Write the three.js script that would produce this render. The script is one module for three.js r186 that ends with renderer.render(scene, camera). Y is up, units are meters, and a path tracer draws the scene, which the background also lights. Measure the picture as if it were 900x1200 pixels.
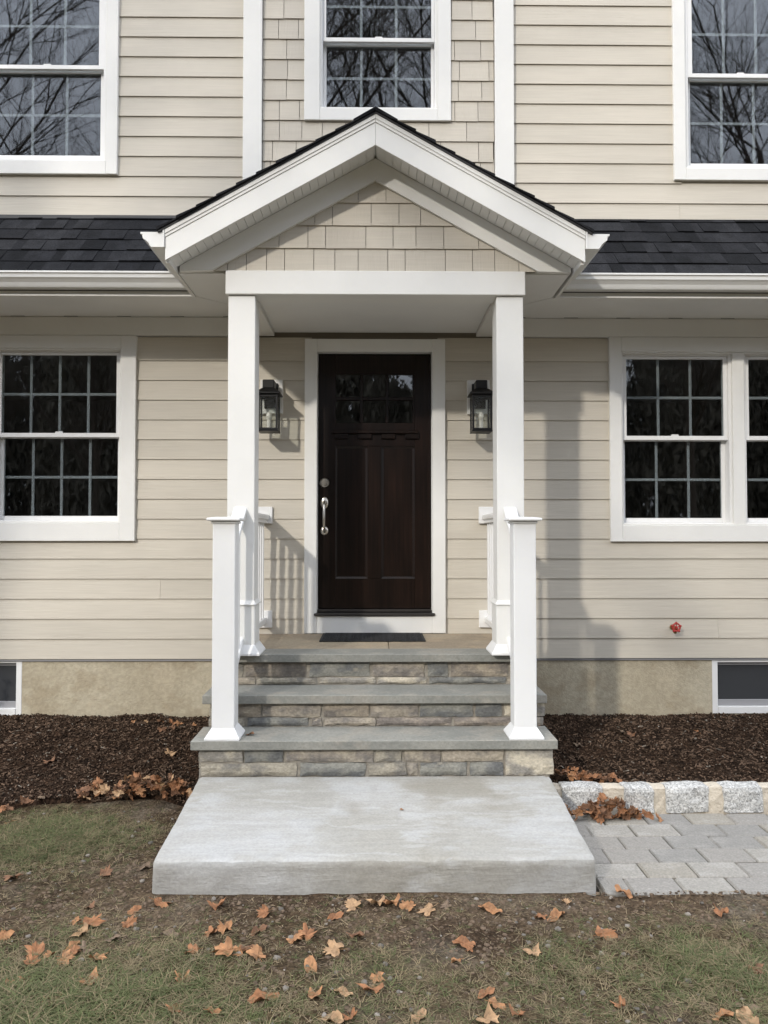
import * as THREE from 'three';
import { mergeGeometries } from 'three/addons/utils/BufferGeometryUtils.js';

// ---------------------------------------------------------------- camera, sky, sun, exposure
const scene = new THREE.Scene();
const camera = new THREE.PerspectiveCamera(67.38, 0.75, 0.05, 600);
camera.position.set(0, 1.65, 6.11);
{
  const yaw = THREE.MathUtils.degToRad(0.7), pitch = THREE.MathUtils.degToRad(1.6);
  camera.lookAt(Math.sin(yaw) * Math.cos(pitch), 1.65 + Math.sin(pitch), 6.11 - Math.cos(yaw) * Math.cos(pitch));
}
const renderer = new THREE.WebGLRenderer({ antialias: true });
renderer.setSize(768, 1024);
renderer.toneMapping = THREE.LinearToneMapping;
renderer.toneMappingExposure = 1.16;
renderer.shadowMap.enabled = true;
const SUN_DIR = new THREE.Vector3(-0.62, 0.565, 1).normalize();
const SKY_LEVEL = 3.0;
const sun = new THREE.DirectionalLight(new THREE.Color(1.0, 0.935, 0.84), 2.2);
sun.name = 'sun';
sun.position.copy(SUN_DIR).multiplyScalar(60);
sun.castShadow = true;
sun.shadow.mapSize.set(4096, 4096);
sun.shadow.radius = 4;
Object.assign(sun.shadow.camera, { left: -22, right: 22, top: 22, bottom: -22, near: 1, far: 140 });
scene.add(sun, sun.target);

// ---------------------------------------------------------------- random numbers and noise
function rng(seed) {
  let a = seed >>> 0;
  return () => {
    a = (a + 0x6D2B79F5) >>> 0;
    let t = Math.imul(a ^ (a >>> 15), 1 | a);
    t = (t + Math.imul(t ^ (t >>> 7), 61 | t)) ^ t;
    return ((t ^ (t >>> 14)) >>> 0) / 4294967296;
  };
}
function hash(x, y, s) {
  let h = Math.imul(x, 374761393) + Math.imul(y, 668265263) + Math.imul(s, 1274126177);
  h = Math.imul(h ^ (h >>> 13), 1274126177);
  return ((h ^ (h >>> 16)) >>> 0) / 4294967296;
}
const mod = (a, n) => ((a % n) + n) % n;
const lerp = (a, b, t) => a + (b - a) * t;
const clamp = (x, a = 0, b = 1) => Math.min(b, Math.max(a, x));
const smooth = (a, b, x) => { const t = clamp((x - a) / (b - a)); return t * t * (3 - 2 * t); };
// value noise that repeats after px, py cells
function vn(x, y, px, py, s) {
  const xi = Math.floor(x), yi = Math.floor(y);
  let fx = x - xi, fy = y - yi;
  fx = fx * fx * (3 - 2 * fx); fy = fy * fy * (3 - 2 * fy);
  const x0 = mod(xi, px), x1 = mod(xi + 1, px), y0 = mod(yi, py), y1 = mod(yi + 1, py);
  return lerp(lerp(hash(x0, y0, s), hash(x1, y0, s), fx), lerp(hash(x0, y1, s), hash(x1, y1, s), fx), fy);
}
function fbm(u, v, cx, cy, oct, s) {
  let a = 0.5, sum = 0, tot = 0;
  for (let i = 0; i < oct; i++) {
    sum += a * vn(u * cx, v * cy, cx, cy, s + i * 17); tot += a;
    a *= 0.55; cx *= 2; cy *= 2;
  }
  return sum / tot;
}
const noise2 = (x, z, s, oct = 4) => fbm(x, z, 1024, 1024, oct, s) ;
const n2 = (x, z, scale, s, oct = 4) => {     // plain noise in metres, not repeating
  let a = 0.5, sum = 0, tot = 0, k = 1 / scale;
  for (let i = 0; i < oct; i++) { sum += a * vn(x * k + 500, z * k + 500, 65536, 65536, s + i * 31); tot += a; a *= 0.55; k *= 2.03; }
  return sum / tot;
};

// sky: pale hazy autumn sky with thin cloud
{
  const W = 512, H = 256, data = new Float32Array(W * H * 4);
  for (let j = 0; j < H; j++) for (let i = 0; i < W; i++) {
    const el = (j + 0.5) / H * Math.PI - Math.PI / 2;
    const up = Math.sin(el);
    const c = smooth(0.42, 0.68, fbm(i / W, j / H, 6, 6, 5, 7));
    // thin bright overcast: the standard overcast sky is three times as bright overhead as at the horizon
    const t = Math.pow(clamp(1 - Math.max(up, 0)), 2.2);
    let r = lerp(0.89, 0.96, t), g = lerp(0.955, 0.985, t), b = lerp(1.08, 1.03, t);
    r = lerp(r * 0.93, 1.0, c); g = lerp(g * 0.95, 1.0, c); b = lerp(b * 0.99, 1.0, c);
    const k = SKY_LEVEL * (1 + 2 * Math.max(up, 0)) / 3, o = (j * W + i) * 4;
    data[o] = r * k; data[o + 1] = g * k; data[o + 2] = b * k; data[o + 3] = 1;
  }
  const t = new THREE.DataTexture(data, W, H, THREE.RGBAFormat, THREE.FloatType);
  t.mapping = THREE.EquirectangularReflectionMapping;
  t.magFilter = THREE.LinearFilter; t.minFilter = THREE.LinearFilter;
  t.needsUpdate = true;
  scene.background = t; scene.environment = t;
}

// ---------------------------------------------------------------- textures and materials
function tex(w, h, metresX, metresY, srgb, fn) {
  const d = new Uint8Array(w * h * 4);
  for (let j = 0; j < h; j++) for (let i = 0; i < w; i++) {
    const c = fn(i / w, j / h), o = (j * w + i) * 4;
    if (typeof c === 'number') { d[o] = d[o + 1] = d[o + 2] = clamp(c) * 255; } else { d[o] = clamp(c[0]) * 255; d[o + 1] = clamp(c[1]) * 255; d[o + 2] = clamp(c[2]) * 255; }
    d[o + 3] = 255;
  }
  const t = new THREE.DataTexture(d, w, h, THREE.RGBAFormat, THREE.UnsignedByteType);
  t.wrapS = t.wrapT = THREE.RepeatWrapping;
  t.magFilter = THREE.LinearFilter; t.minFilter = THREE.LinearMipmapLinearFilter; t.generateMipmaps = true;
  t.repeat.set(1 / metresX, 1 / metresY);
  if (srgb) t.colorSpace = THREE.SRGBColorSpace;
  t.needsUpdate = true;
  return t;
}
const lin = (r, g, b) => new THREE.Color().setRGB(r, g, b);
const grey = (v) => [v, v, v];
const mixc = (a, b, t) => [lerp(a[0], b[0], t), lerp(a[1], b[1], t), lerp(a[2], b[2], t)];
const std = (o) => new THREE.MeshStandardMaterial(o);

// embossed cedar grain of fibre cement boards (runs along u)
const grainBump = tex(512, 512, 1.6, 0.8, false, (u, v) => {
  const warp = 0.03 * fbm(u, v, 5, 5, 3, 11);
  return 0.6 * fbm(u, v + warp, 6, 90, 3, 3) + 0.4 * fbm(u, v + warp, 24, 170, 2, 5);
});
const boardMap = tex(512, 512, 2.6, 1.3, true, (u, v) => {
  const n = fbm(u, v, 3, 5, 5, 21), f = fbm(u, v, 12, 200, 2, 23);
  const k = 0.955 + 0.10 * (n - 0.5) + 0.05 * (f - 0.5);
  return [k, k * 0.998, k * 0.992];
});
const vertGrain = tex(512, 512, 0.8, 1.6, false, (u, v) => 0.6 * fbm(u + 0.03 * fbm(u, v, 5, 5, 3, 11), v, 90, 6, 3, 3) + 0.4 * fbm(u, v, 170, 24, 2, 5));
const siding = [0, 1, 2].map((i) => std({
  color: lin(0.605 + 0.010 * (i - 1), 0.560 + 0.009 * (i - 1), 0.480 + 0.008 * (i - 1)), map: boardMap, bumpMap: grainBump, bumpScale: 0.0010, roughness: 0.62,
}));
const shingleMats = [0, 1, 2, 3].map((i) => std({
  color: lin(0.590 + 0.016 * (i - 1.5), 0.545 + 0.015 * (i - 1.5), 0.470 + 0.012 * (i - 1.5)), map: boardMap, bumpMap: vertGrain, bumpScale: 0.0016, roughness: 0.65,
}));
const whiteMap = tex(256, 256, 1.1, 1.1, true, (u, v) => { const k = 0.97 + 0.04 * (fbm(u, v, 4, 4, 5, 31) - 0.5); return [k, k, k * 0.995]; });
const fineBump = tex(256, 256, 0.25, 0.25, false, (u, v) => fbm(u, v, 30, 30, 3, 41));
const trim = std({ color: lin(0.80, 0.795, 0.775), map: whiteMap, bumpMap: fineBump, bumpScale: 0.0002, roughness: 0.45 });
const vinyl = std({ color: lin(0.82, 0.82, 0.82), map: whiteMap, roughness: 0.38 });
const gutterMat = std({ color: lin(0.80, 0.80, 0.79), map: whiteMap, roughness: 0.3 });
const soffitMat = std({ color: lin(0.80, 0.80, 0.79), map: whiteMap, roughness: 0.55 });
const mortarBump = tex(256, 256, 0.3, 0.3, false, (u, v) => fbm(u, v, 18, 18, 4, 43));
const mortar = std({ color: lin(0.45, 0.41, 0.345), map: tex(256, 256, 0.5, 0.5, true, (u, v) => { const k = 0.85 + 0.3 * (fbm(u, v, 10, 10, 5, 44) - 0.5); return grey(k); }), bumpMap: mortarBump, bumpScale: 0.006, roughness: 0.95 });
// weathered stucco coat of the foundation: sandy grain, damp blotches, streaks of old wash
const foundationMap = tex(1024, 512, 4.0, 1.0, true, (u, v) => {
  const a = fbm(u, v, 7, 2, 5, 51), b = fbm(u, v, 18, 6, 4, 52), g = fbm(u, v, 220, 60, 2, 53), s = fbm(u + 0.02 * b, v, 30, 2, 3, 54);
  let c = mixc([0.705, 0.67, 0.59], [0.765, 0.735, 0.66], smooth(0.35, 0.65, a));
  c = mixc(c, [0.63, 0.58, 0.49], 0.5 * smooth(0.55, 0.78, b));
  c = mixc(c, [0.77, 0.73, 0.65], 0.4 * smooth(0.58, 0.78, s));
  const k = 0.93 + 0.13 * (g - 0.5) + 0.03;
  return [c[0] * k, c[1] * k, c[2] * k];
});
const foundationMat = std({ color: lin(0.92, 0.90, 0.86), map: foundationMap, bumpMap: fineBump, bumpScale: 0.003, roughness: 0.95 });
// bluestone: grey-green, faint cleft and dusty blotches
const stoneMap = (c0, c1, dust, seed) => tex(512, 512, 1.3, 1.3, true, (u, v) => {
  const a = fbm(u, v, 5, 5, 5, seed), b = fbm(u, v, 9, 9, 5, seed + 9), f = fbm(u, v, 120, 120, 2, seed + 5);
  let c = mixc(c0, c1, smooth(0.3, 0.7, a));
  c = mixc(c, dust, 0.55 * smooth(0.52, 0.72, b));
  const k = 1 + 0.16 * (f - 0.5);
  return [c[0] * k, c[1] * k, c[2] * k];
});
const cleftBump = tex(512, 512, 0.9, 0.9, false, (u, v) => 0.7 * fbm(u, v, 8, 8, 5, 61) + 0.3 * fbm(u, v, 90, 90, 2, 62));
const bluestone = std({ map: stoneMap([0.50, 0.50, 0.475], [0.555, 0.55, 0.52], [0.60, 0.575, 0.53], 71), bumpMap: cleftBump, bumpScale: 0.004, roughness: 0.78 });
const landingStone = std({ map: stoneMap([0.56, 0.51, 0.44], [0.62, 0.57, 0.49], [0.67, 0.60, 0.50], 81), bumpMap: cleftBump, bumpScale: 0.004, roughness: 0.85 });
// veneer stones
const veneerMat = (r, g, b, seed) => std({
  map: tex(256, 256, 0.45, 0.45, true, (u, v) => {
    const a = fbm(u, v, 4, 7, 5, seed), f = fbm(u, v, 40, 60, 3, seed + 3), p = fbm(u, v, 6, 6, 4, seed + 7);
    let c = mixc([r * 0.82, g * 0.82, b * 0.84], [r * 1.1, g * 1.08, b * 1.05], smooth(0.3, 0.7, a));
    c = mixc(c, [0.70, 0.66, 0.58], 0.45 * smooth(0.6, 0.78, p));
    const k = 1 + 0.3 * (f - 0.5);
    return [c[0] * k, c[1] * k, c[2] * k];
  }), bumpMap: mortarBump, bumpScale: 0.004, roughness: 0.9,
});
const VENEER = {
  tan: veneerMat(0.595, 0.57, 0.53, 101), cream: veneerMat(0.685, 0.665, 0.615, 111), brown: veneerMat(0.565, 0.535, 0.49, 121),
  dark: veneerMat(0.495, 0.50, 0.485, 131), grey: veneerMat(0.575, 0.56, 0.52, 141), pink: veneerMat(0.61, 0.575, 0.53, 151),
};
const concreteMap = tex(1024, 1024, 2.3, 2.3, true, (u, v) => {
  const a = fbm(u, v, 4, 5, 5, 161), b = fbm(u, v, 13, 17, 5, 163), f = fbm(u, v, 260, 260, 2, 165), br = fbm(u, v, 14, 160, 2, 167);
  let c = mixc([0.69, 0.68, 0.65], [0.745, 0.74, 0.725], smooth(0.3, 0.7, a));
  c = mixc(c, [0.79, 0.795, 0.80], 0.5 * smooth(0.42, 0.75, b));
  const tr = fbm(u + 0.05 * a, v + 0.05 * b, 9, 60, 3, 175);
  c = mixc(c, [0.80, 0.80, 0.80], 0.35 * smooth(0.55, 0.7, tr));
  c = mixc(c, [0.585, 0.56, 0.505], 0.5 * smooth(0.62, 0.78, fbm(u, v, 5, 4, 4, 169)));
  const k = 0.97 + 0.10 * (f - 0.5) + 0.06 * (br - 0.5);
  return [c[0] * k, c[1] * k, c[2] * k];
});
const concreteBump = tex(512, 512, 0.8, 0.8, false, (u, v) => 0.5 * fbm(u, v, 14, 90, 3, 171) + 0.5 * fbm(u, v, 60, 60, 3, 172));
const concrete = std({ color: lin(0.76, 0.755, 0.74), map: concreteMap, bumpMap: concreteBump, bumpScale: 0.003, roughness: 0.9 });
const paverMats = [[0.545, 0.53, 0.505], [0.575, 0.56, 0.53], [0.52, 0.51, 0.49], [0.56, 0.54, 0.50]].map((c, i) => std({
  map: tex(256, 256, 0.6, 0.6, true, (u, v) => {
    const a = fbm(u, v, 5, 5, 5, 181 + i), f = fbm(u, v, 90, 90, 2, 191 + i);
    const m = mixc(c, [0.63, 0.615, 0.59], 0.6 * smooth(0.5, 0.72, a)), k = 1 + 0.22 * (f - 0.5);
    return [m[0] * k, m[1] * k, m[2] * k];
  }), bumpMap: mortarBump, bumpScale: 0.003, roughness: 0.92,
}));
const granite = std({
  map: tex(512, 512, 0.5, 0.5, true, (u, v) => {
    const f = fbm(u, v, 70, 70, 2, 201), g = fbm(u, v, 120, 120, 1, 203), a = fbm(u, v, 6, 6, 3, 205);
    let k = 0.715 + 0.14 * (a - 0.5) + 0.10 * smooth(0.5, 0.7, f) - 0.13 * smooth(0.62, 0.85, g) - 0.12 * smooth(0.42, 0.28, f);
    return [k, k * 0.995, k * 0.975];
  }), bumpMap: mortarBump, bumpScale: 0.006, roughness: 0.85,
});
const curbMortar = std({ color: lin(0.60, 0.53, 0.43), map: whiteMap, bumpMap: mortarBump, bumpScale: 0.006, roughness: 0.95 });
const sandMat = std({ color: lin(0.16, 0.14, 0.11), bumpMap: mortarBump, bumpScale: 0.004, roughness: 1 });
// asphalt shingles: mineral granules
const asphaltMats = [[0.022, 0.023, 0.027], [0.031, 0.032, 0.037], [0.015, 0.016, 0.019], [0.038, 0.039, 0.044]].map((c, i) => new THREE.MeshPhysicalMaterial({ specularIntensity: 0.35,
  color: lin(c[0], c[1], c[2]),
  map: tex(256, 256, 0.4, 0.4, true, (u, v) => grey(0.72 + 0.5 * (fbm(u, v, 100, 100, 2, 211 + i) - 0.5) + 0.3 * (fbm(u, v, 5, 5, 3, 221 + i) - 0.5))),
  bumpMap: fineBump, bumpScale: 0.002, roughness: 1,
}));
const flashing = std({ color: lin(0.02, 0.02, 0.022), roughness: 0.5 });
const doorWood = new THREE.MeshPhysicalMaterial({
  specularIntensity: 0.6, color: lin(0.019, 0.0095, 0.0065),
  map: tex(512, 512, 0.5, 1.2, true, (u, v) => { const f = fbm(u + 0.02 * fbm(u, v, 4, 3, 3, 9), v, 70, 3, 4, 231), a = fbm(u, v, 5, 3, 3, 233); const k = 0.66 + 0.5 * (f - 0.5) + 0.4 * (a - 0.5); return [k * 1.02, k, k * 0.98]; }),
  bumpMap: vertGrain, bumpScale: 0.0008, roughness: 0.3,
});
const nickel = std({ color: lin(0.62, 0.58, 0.52), metalness: 1, roughness: 0.28 });
const bronze = std({ color: lin(0.06, 0.055, 0.052), metalness: 0.7, roughness: 0.45 });
const black = std({ color: lin(0.012, 0.012, 0.013), roughness: 0.42, metalness: 0.3 });
const glass = new THREE.MeshPhysicalMaterial({ color: lin(0.80, 0.83, 0.84), transmission: 1, thickness: 0, roughness: 0.015, ior: 1.65 });
const clearGlass = new THREE.MeshPhysicalMaterial({ color: lin(0.95, 0.96, 0.95), transmission: 1, thickness: 0, roughness: 0.04, ior: 1.5, bumpMap: fineBump, bumpScale: 0.002 });
const bulbGlass = std({ color: lin(0.75, 0.73, 0.68), roughness: 0.3 });
const roomMat = std({ color: lin(0.26, 0.25, 0.235), roughness: 0.95 });
const sheathing = std({ color: lin(0.25, 0.22, 0.18), roughness: 0.95 });
const grille = std({ color: lin(0.40, 0.40, 0.40), roughness: 0.5 });
const darkVinyl = std({ color: lin(0.30, 0.30, 0.31), roughness: 0.5 });
const screenMat = std({ color: lin(0.045, 0.048, 0.053), map: tex(128, 128, 0.02, 0.02, true, (u, v) => grey(0.7 + 0.3 * Math.max(Math.sin(u * 50.27), Math.sin(v * 50.27)))), roughness: 0.8 });
const rubber = std({ color: lin(0.035, 0.036, 0.038), map: tex(128, 128, 0.1, 0.1, true, (u, v) => grey(0.75 + 0.6 * (fbm(u, v, 16, 16, 3, 241) - 0.5))), bumpMap: fineBump, bumpScale: 0.006, roughness: 0.95 });
const redPaint = std({ color: lin(0.42, 0.035, 0.03), roughness: 0.45 });
const brass = std({ color: lin(0.45, 0.33, 0.16), metalness: 1, roughness: 0.4 });

// ---------------------------------------------------------------- geometry helpers (world metres)
function uvm(g, ou = 0, ov = 0) {            // texture coordinates in metres, by the way each face points
  if (g.index) g = g.toNonIndexed();
  const p = g.attributes.position, uv = new Float32Array(p.count * 2);
  const a = new THREE.Vector3(), b = new THREE.Vector3(), c = new THREE.Vector3();
  for (let i = 0; i < p.count; i += 3) {
    a.fromBufferAttribute(p, i); b.fromBufferAttribute(p, i + 1).sub(a); c.fromBufferAttribute(p, i + 2).sub(a);
    b.cross(c);
    const nx = Math.abs(b.x), ny = Math.abs(b.y), nz = Math.abs(b.z);
    for (let k = 0; k < 3; k++) {
      const x = p.getX(i + k), y = p.getY(i + k), z = p.getZ(i + k);
      const q = nz >= nx && nz >= ny ? [x, y] : nx >= ny ? [z, y] : [x, z];
      uv[(i + k) * 2] = q[0] + ou; uv[(i + k) * 2 + 1] = q[1] + ov;
    }
  }
  g.setAttribute('uv', new THREE.BufferAttribute(uv, 2));
  for (const n of Object.keys(g.attributes)) if (!['position', 'normal', 'uv', 'color'].includes(n)) g.deleteAttribute(n);
  return g;
}
function flat(g) { if (g.index) g = g.toNonIndexed(); g.computeVertexNormals(); return g; }
function tris(list) {
  const g = new THREE.BufferGeometry();
  g.setAttribute('position', new THREE.BufferAttribute(new Float32Array(list.flat()), 3));
  g.computeVertexNormals();
  return g;
}
// box with chamfered edges: 44 triangles
function cb(x0, x1, y0, y1, z0, z1, r = 0.003) {
  r = Math.min(r, (x1 - x0) * 0.3, (y1 - y0) * 0.3, (z1 - z0) * 0.3);
  const lo = [x0, y0, z0], hi = [x1, y1, z1], C = [(x0 + x1) / 2, (y0 + y1) / 2, (z0 + z1) / 2], out = [];
  const v = (s, ax) => [0, 1, 2].map((i) => (s[i] > 0 ? hi[i] - (i === ax ? 0 : r) : lo[i] + (i === ax ? 0 : r)));
  const add = (...q) => {
    for (let k = 1; k + 1 < q.length; k++) {
      let [a, b, c] = [q[0], q[k], q[k + 1]];
      const u = [0, 1, 2].map((i) => b[i] - a[i]), w = [0, 1, 2].map((i) => c[i] - a[i]);
      const n = [u[1] * w[2] - u[2] * w[1], u[2] * w[0] - u[0] * w[2], u[0] * w[1] - u[1] * w[0]];
      if (n[0] * (a[0] - C[0]) + n[1] * (a[1] - C[1]) + n[2] * (a[2] - C[2]) < 0) [b, c] = [c, b];
      out.push(a, b, c);
    }
  };
  for (let ax = 0; ax < 3; ax++) {
    const i = (ax + 1) % 3, j = (ax + 2) % 3;
    for (const s of [-1, 1]) {
      const S = (a, b) => { const q = [0, 0, 0]; q[ax] = s; q[i] = a; q[j] = b; return v(q, ax); };
      add(S(-1, -1), S(1, -1), S(1, 1), S(-1, 1));
    }
    for (const a of [-1, 1]) for (const b of [-1, 1]) {   // edge along ax between faces i and j
      const E = (t, f) => { const q = [0, 0, 0]; q[ax] = t; q[i] = a; q[j] = b; return v(q, f); };
      add(E(-1, i), E(1, i), E(1, j), E(-1, j));
    }
  }
  for (const a of [-1, 1]) for (const b of [-1, 1]) for (const c of [-1, 1]) add(v([a, b, c], 0), v([a, b, c], 1), v([a, b, c], 2));
  return tris(out);
}
function extrude(pts, depth, bevel = 0) {
  const s = new THREE.Shape(pts.map((p) => new THREE.Vector2(p[0], p[1])));
  let g = new THREE.ExtrudeGeometry(s, { depth: depth - 2 * bevel, bevelEnabled: bevel > 0, bevelThickness: bevel, bevelSize: bevel, bevelOffset: -bevel, bevelSegments: 1, curveSegments: 6 });
  if (bevel) g.translate(0, 0, bevel);
  return flat(g);
}
const prismZ = (pts, z0, z1, bv = 0) => extrude(pts, z1 - z0, bv).translate(0, 0, z0);                                            // pts (x, y)
const prismX = (pts, x0, x1, bv = 0) => extrude(pts.map(([z, y]) => [-z, y]), x1 - x0, bv).rotateY(Math.PI / 2).translate(x0, 0, 0);   // pts (z, y)
const prismY = (pts, y0, y1, bv = 0) => extrude(pts.map(([x, z]) => [x, -z]), y1 - y0, bv).rotateX(-Math.PI / 2).translate(0, y0, 0);  // pts (x, z)
function frustum(cx, cz, y0, y1, h0, h1) {        // square, half widths h0 below and h1 above
  return flat(new THREE.CylinderGeometry(h1 * Math.SQRT2, h0 * Math.SQRT2, y1 - y0, 4, 1).rotateY(Math.PI / 4)).translate(cx, (y0 + y1) / 2, cz);
}
function cyl(r0, r1, h, seg = 20) { return new THREE.CylinderGeometry(r1, r0, h, seg, 1); }
function clip(poly, a, b, c) {                    // keeps a x + b y <= c
  const out = [];
  for (let i = 0; i < poly.length; i++) {
    const p = poly[i], q = poly[(i + 1) % poly.length], dp = a * p[0] + b * p[1] - c, dq = a * q[0] + b * q[1] - c;
    if (dp <= 0) out.push(p);
    if ((dp < 0 && dq > 0) || (dp > 0 && dq < 0)) { const t = dp / (dp - dq); out.push([lerp(p[0], q[0], t), lerp(p[1], q[1], t)]); }
  }
  return out;
}
const area = (p) => Math.abs(p.reduce((s, a, i) => { const b = p[(i + 1) % p.length]; return s + a[0] * b[1] - a[1] * b[0]; }, 0)) / 2;
const merge = (list) => { const l = list.map((g) => uvm(g)); return l.length > 1 ? mergeGeometries(l) : l[0]; };

// ---------------------------------------------------------------- objects
const taken = new Map(), rootOf = new Map();
const numbered = (n) => { const k = taken.get(n) || 0; taken.set(n, k + 1); return k ? `${n}_${String(k).padStart(3, '0')}` : n; };
function shadows(o) { o.castShadow = true; o.receiveShadow = true; return o; }
function thing(name, label, category, base = [0, 0, 0], group) {
  const o = new THREE.Group(); o.name = numbered(name); o.position.set(...base); scene.add(o);
  o.userData = { label, category }; if (group) o.userData.group = group;
  rootOf.set(o, base);
  return o;
}
const R0 = rng(5);
// geometry in world metres becomes a part of `parent`
function part(parent, name, geo, m, jitter = false) {
  const base = rootOf.get(parent) || [0, 0, 0];
  let g = Array.isArray(geo) ? merge(geo) : geo;
  g = uvm(g, jitter ? R0() * 3 : 0, jitter ? R0() * 3 : 0);
  g.translate(-base[0], -base[1], -base[2]);
  const o = shadows(new THREE.Mesh(g, m)); o.name = name; parent.add(o);
  rootOf.set(o, base);
  return o;
}
function folder(parent, name) { const o = new THREE.Group(); o.name = name; parent.add(o); rootOf.set(o, rootOf.get(parent)); return o; }
function placed(parent, name, geo, m, x, y, z, ry = 0) {       // shared geometry at a place
  const b = rootOf.get(parent), o = shadows(new THREE.Mesh(geo, m));
  o.name = name; o.position.set(x - b[0], y - b[1], z - b[2]); o.rotation.y = ry; parent.add(o); rootOf.set(o, b);
  return o;
}
function structure(name, geo, m, kind = 'structure', label, category) {
  const o = shadows(new THREE.Mesh(geo, m)); o.name = numbered(name); o.userData = { kind };
  if (label) o.userData.label = label; if (category) o.userData.category = category;
  scene.add(o); rootOf.set(o, [0, 0, 0]);
  return o;
}

// ---------------------------------------------------------------- the ground
const PAD = { x0: -1.02, x1: 1.025, z0: 1.60, z1: 2.54 };
const inBedLeft = (x, z) => x < -1.0 && z < 1.36 + 0.05 * Math.sin(x * 5.1) + 0.04 * Math.sin(x * 11 + 1);
function groundY(x, z) {
  const near = Math.exp(-Math.pow(Math.max(0, Math.abs(z - 2.4) - 1.5), 2) / 4);
  let y = 0.028 * (n2(x, z, 0.7, 301, 3) - 0.5) + 0.016 * (n2(x, z, 0.11, 303, 2) - 0.5) * near;
  if (x > 1.0 && z < 2.62) y = lerp(-0.06, y + 0.012, smooth(2.545, 2.575, z));      // dug out below the pavers
  if (z < 1.35) y = lerp(-0.05, y, smooth(1.1, 1.35, z));
  y += 0.02 * smooth(1.6, 1.3, z) * smooth(-0.9, -1.1, x);
  return y;
}
function axis(fine0, fine1, step, far) {
  const a = [];
  for (let t = fine0; t <= fine1 + 1e-6; t += step) a.push(t);
  let s = step, t = fine1; while (t < far) { s *= 1.35; t += s; a.push(t); }
  s = step; t = fine0; while (t > -far) { s *= 1.35; t -= s; a.unshift(t); }
  return a;
}
// where the lawn is green and where it is worn to soil
function green(x, z) {
  const g1 = Math.exp(-Math.pow((x + 1.75) / 0.6, 2) - Math.pow((z - 1.85) / 0.36, 2));
  const g2 = Math.exp(-Math.pow((x + 1.0) / 0.75, 2) - Math.pow((z - 3.35) / 0.42, 2));
  const g3 = Math.exp(-Math.pow((x - 1.25) / 0.5, 2) - Math.pow((z - 3.2) / 0.4, 2));
  const g4 = 0.42 * smooth(2.85, 3.25, z);
  const g5 = 0.8 * smooth(3.5, 4.2, z);
  const bare = smooth(2.95, 2.6, z) * smooth(-1.35, -1.0, x);
  return clamp((Math.max(g1, g2, g3 * 0.8, g4, g5) + 0.75 * (n2(x, z, 0.35, 311, 3) - 0.5)) * (1 - 0.9 * bare));
}
{
  const xs = axis(-2.6, 2.6, 0.035, 320), zs = axis(1.2, 4.4, 0.035, 320);
  const nx = xs.length, nz = zs.length, pos = new Float32Array(nx * nz * 3), col = new Float32Array(nx * nz * 3), uv = new Float32Array(nx * nz * 2), idx = [];
  for (let j = 0; j < nz; j++) for (let i = 0; i < nx; i++) {
    const x = xs[i], z = zs[j], o = j * nx + i;
    pos.set([x, groundY(x, z), z], o * 3); uv.set([x, z], o * 2);
    const g = green(x, z), w = n2(x, z, 0.5, 321, 4), gr = smooth(0.5, 0.75, n2(x * 1.0, z, 0.28, 331, 4));
    let c = mixc([0.080, 0.054, 0.035], [0.135, 0.098, 0.066], smooth(0.35, 0.65, w));
    c = mixc(c, [0.21, 0.185, 0.15], 0.5 * gr * (1 - g));
    c = mixc(c, [0.105, 0.095, 0.042], 0.55 * g);
    col.set(c, o * 3);
    if (i < nx - 1 && j < nz - 1) idx.push(o, o + nx, o + 1, o + 1, o + nx, o + nx + 1);
  }
  const g = new THREE.BufferGeometry();
  g.setAttribute('position', new THREE.BufferAttribute(pos, 3)); g.setAttribute('color', new THREE.BufferAttribute(col, 3)); g.setAttribute('uv', new THREE.BufferAttribute(uv, 2));
  g.setIndex(idx); g.computeVertexNormals();
  const soil = new THREE.MeshPhysicalMaterial({
    specularIntensity: 0.2, vertexColors: true,
    map: tex(1024, 1024, 1.3, 1.3, true, (u, v) => {
      const f = fbm(u, v, 150, 150, 3, 341), b = fbm(u, v, 30, 30, 4, 343), p = fbm(u, v, 90, 90, 1, 347);
      const k = 0.80 + 0.55 * (f - 0.5) + 0.35 * (b - 0.5) + (p > 0.8 ? 0.2 : 0);
      return [k, k * 0.99, k * 0.97];
    }),
    bumpMap: tex(512, 512, 0.65, 0.65, false, (u, v) => 0.6 * fbm(u, v, 40, 40, 4, 351) + 0.4 * fbm(u, v, 12, 12, 3, 353)), bumpScale: 0.02, roughness: 1,
  });
  structure('ground', g, soil);
}
// mulch beds against the house
function bedY(x, z) {
  const right = x > 0;
  const base = right ? lerp(0.215, 0.12, smooth(0.3, 1.5, z)) : lerp(0.205, 0.03, smooth(0.25, 1.45, z));
  return base + 0.05 * (n2(x, z, 0.45, 361, 3) - 0.5) + 0.022 * (n2(x, z, 0.09, 363, 2) - 0.5);
}
const mulchMat = new THREE.MeshPhysicalMaterial({
  specularIntensity: 0.2,
  color: lin(0.085, 0.053, 0.035),
  map: tex(512, 512, 0.8, 0.8, true, (u, v) => { const f = fbm(u, v, 70, 70, 3, 371), a = fbm(u, v, 10, 10, 4, 373); const k = 0.6 + 0.9 * (f - 0.5) + 0.6 * (a - 0.5); return [k, k * 0.97, k * 0.94]; }),
  bumpMap: tex(512, 512, 0.5, 0.5, false, (u, v) => fbm(u, v, 26, 26, 4, 375)), bumpScale: 0.03, roughness: 1,
});
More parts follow.
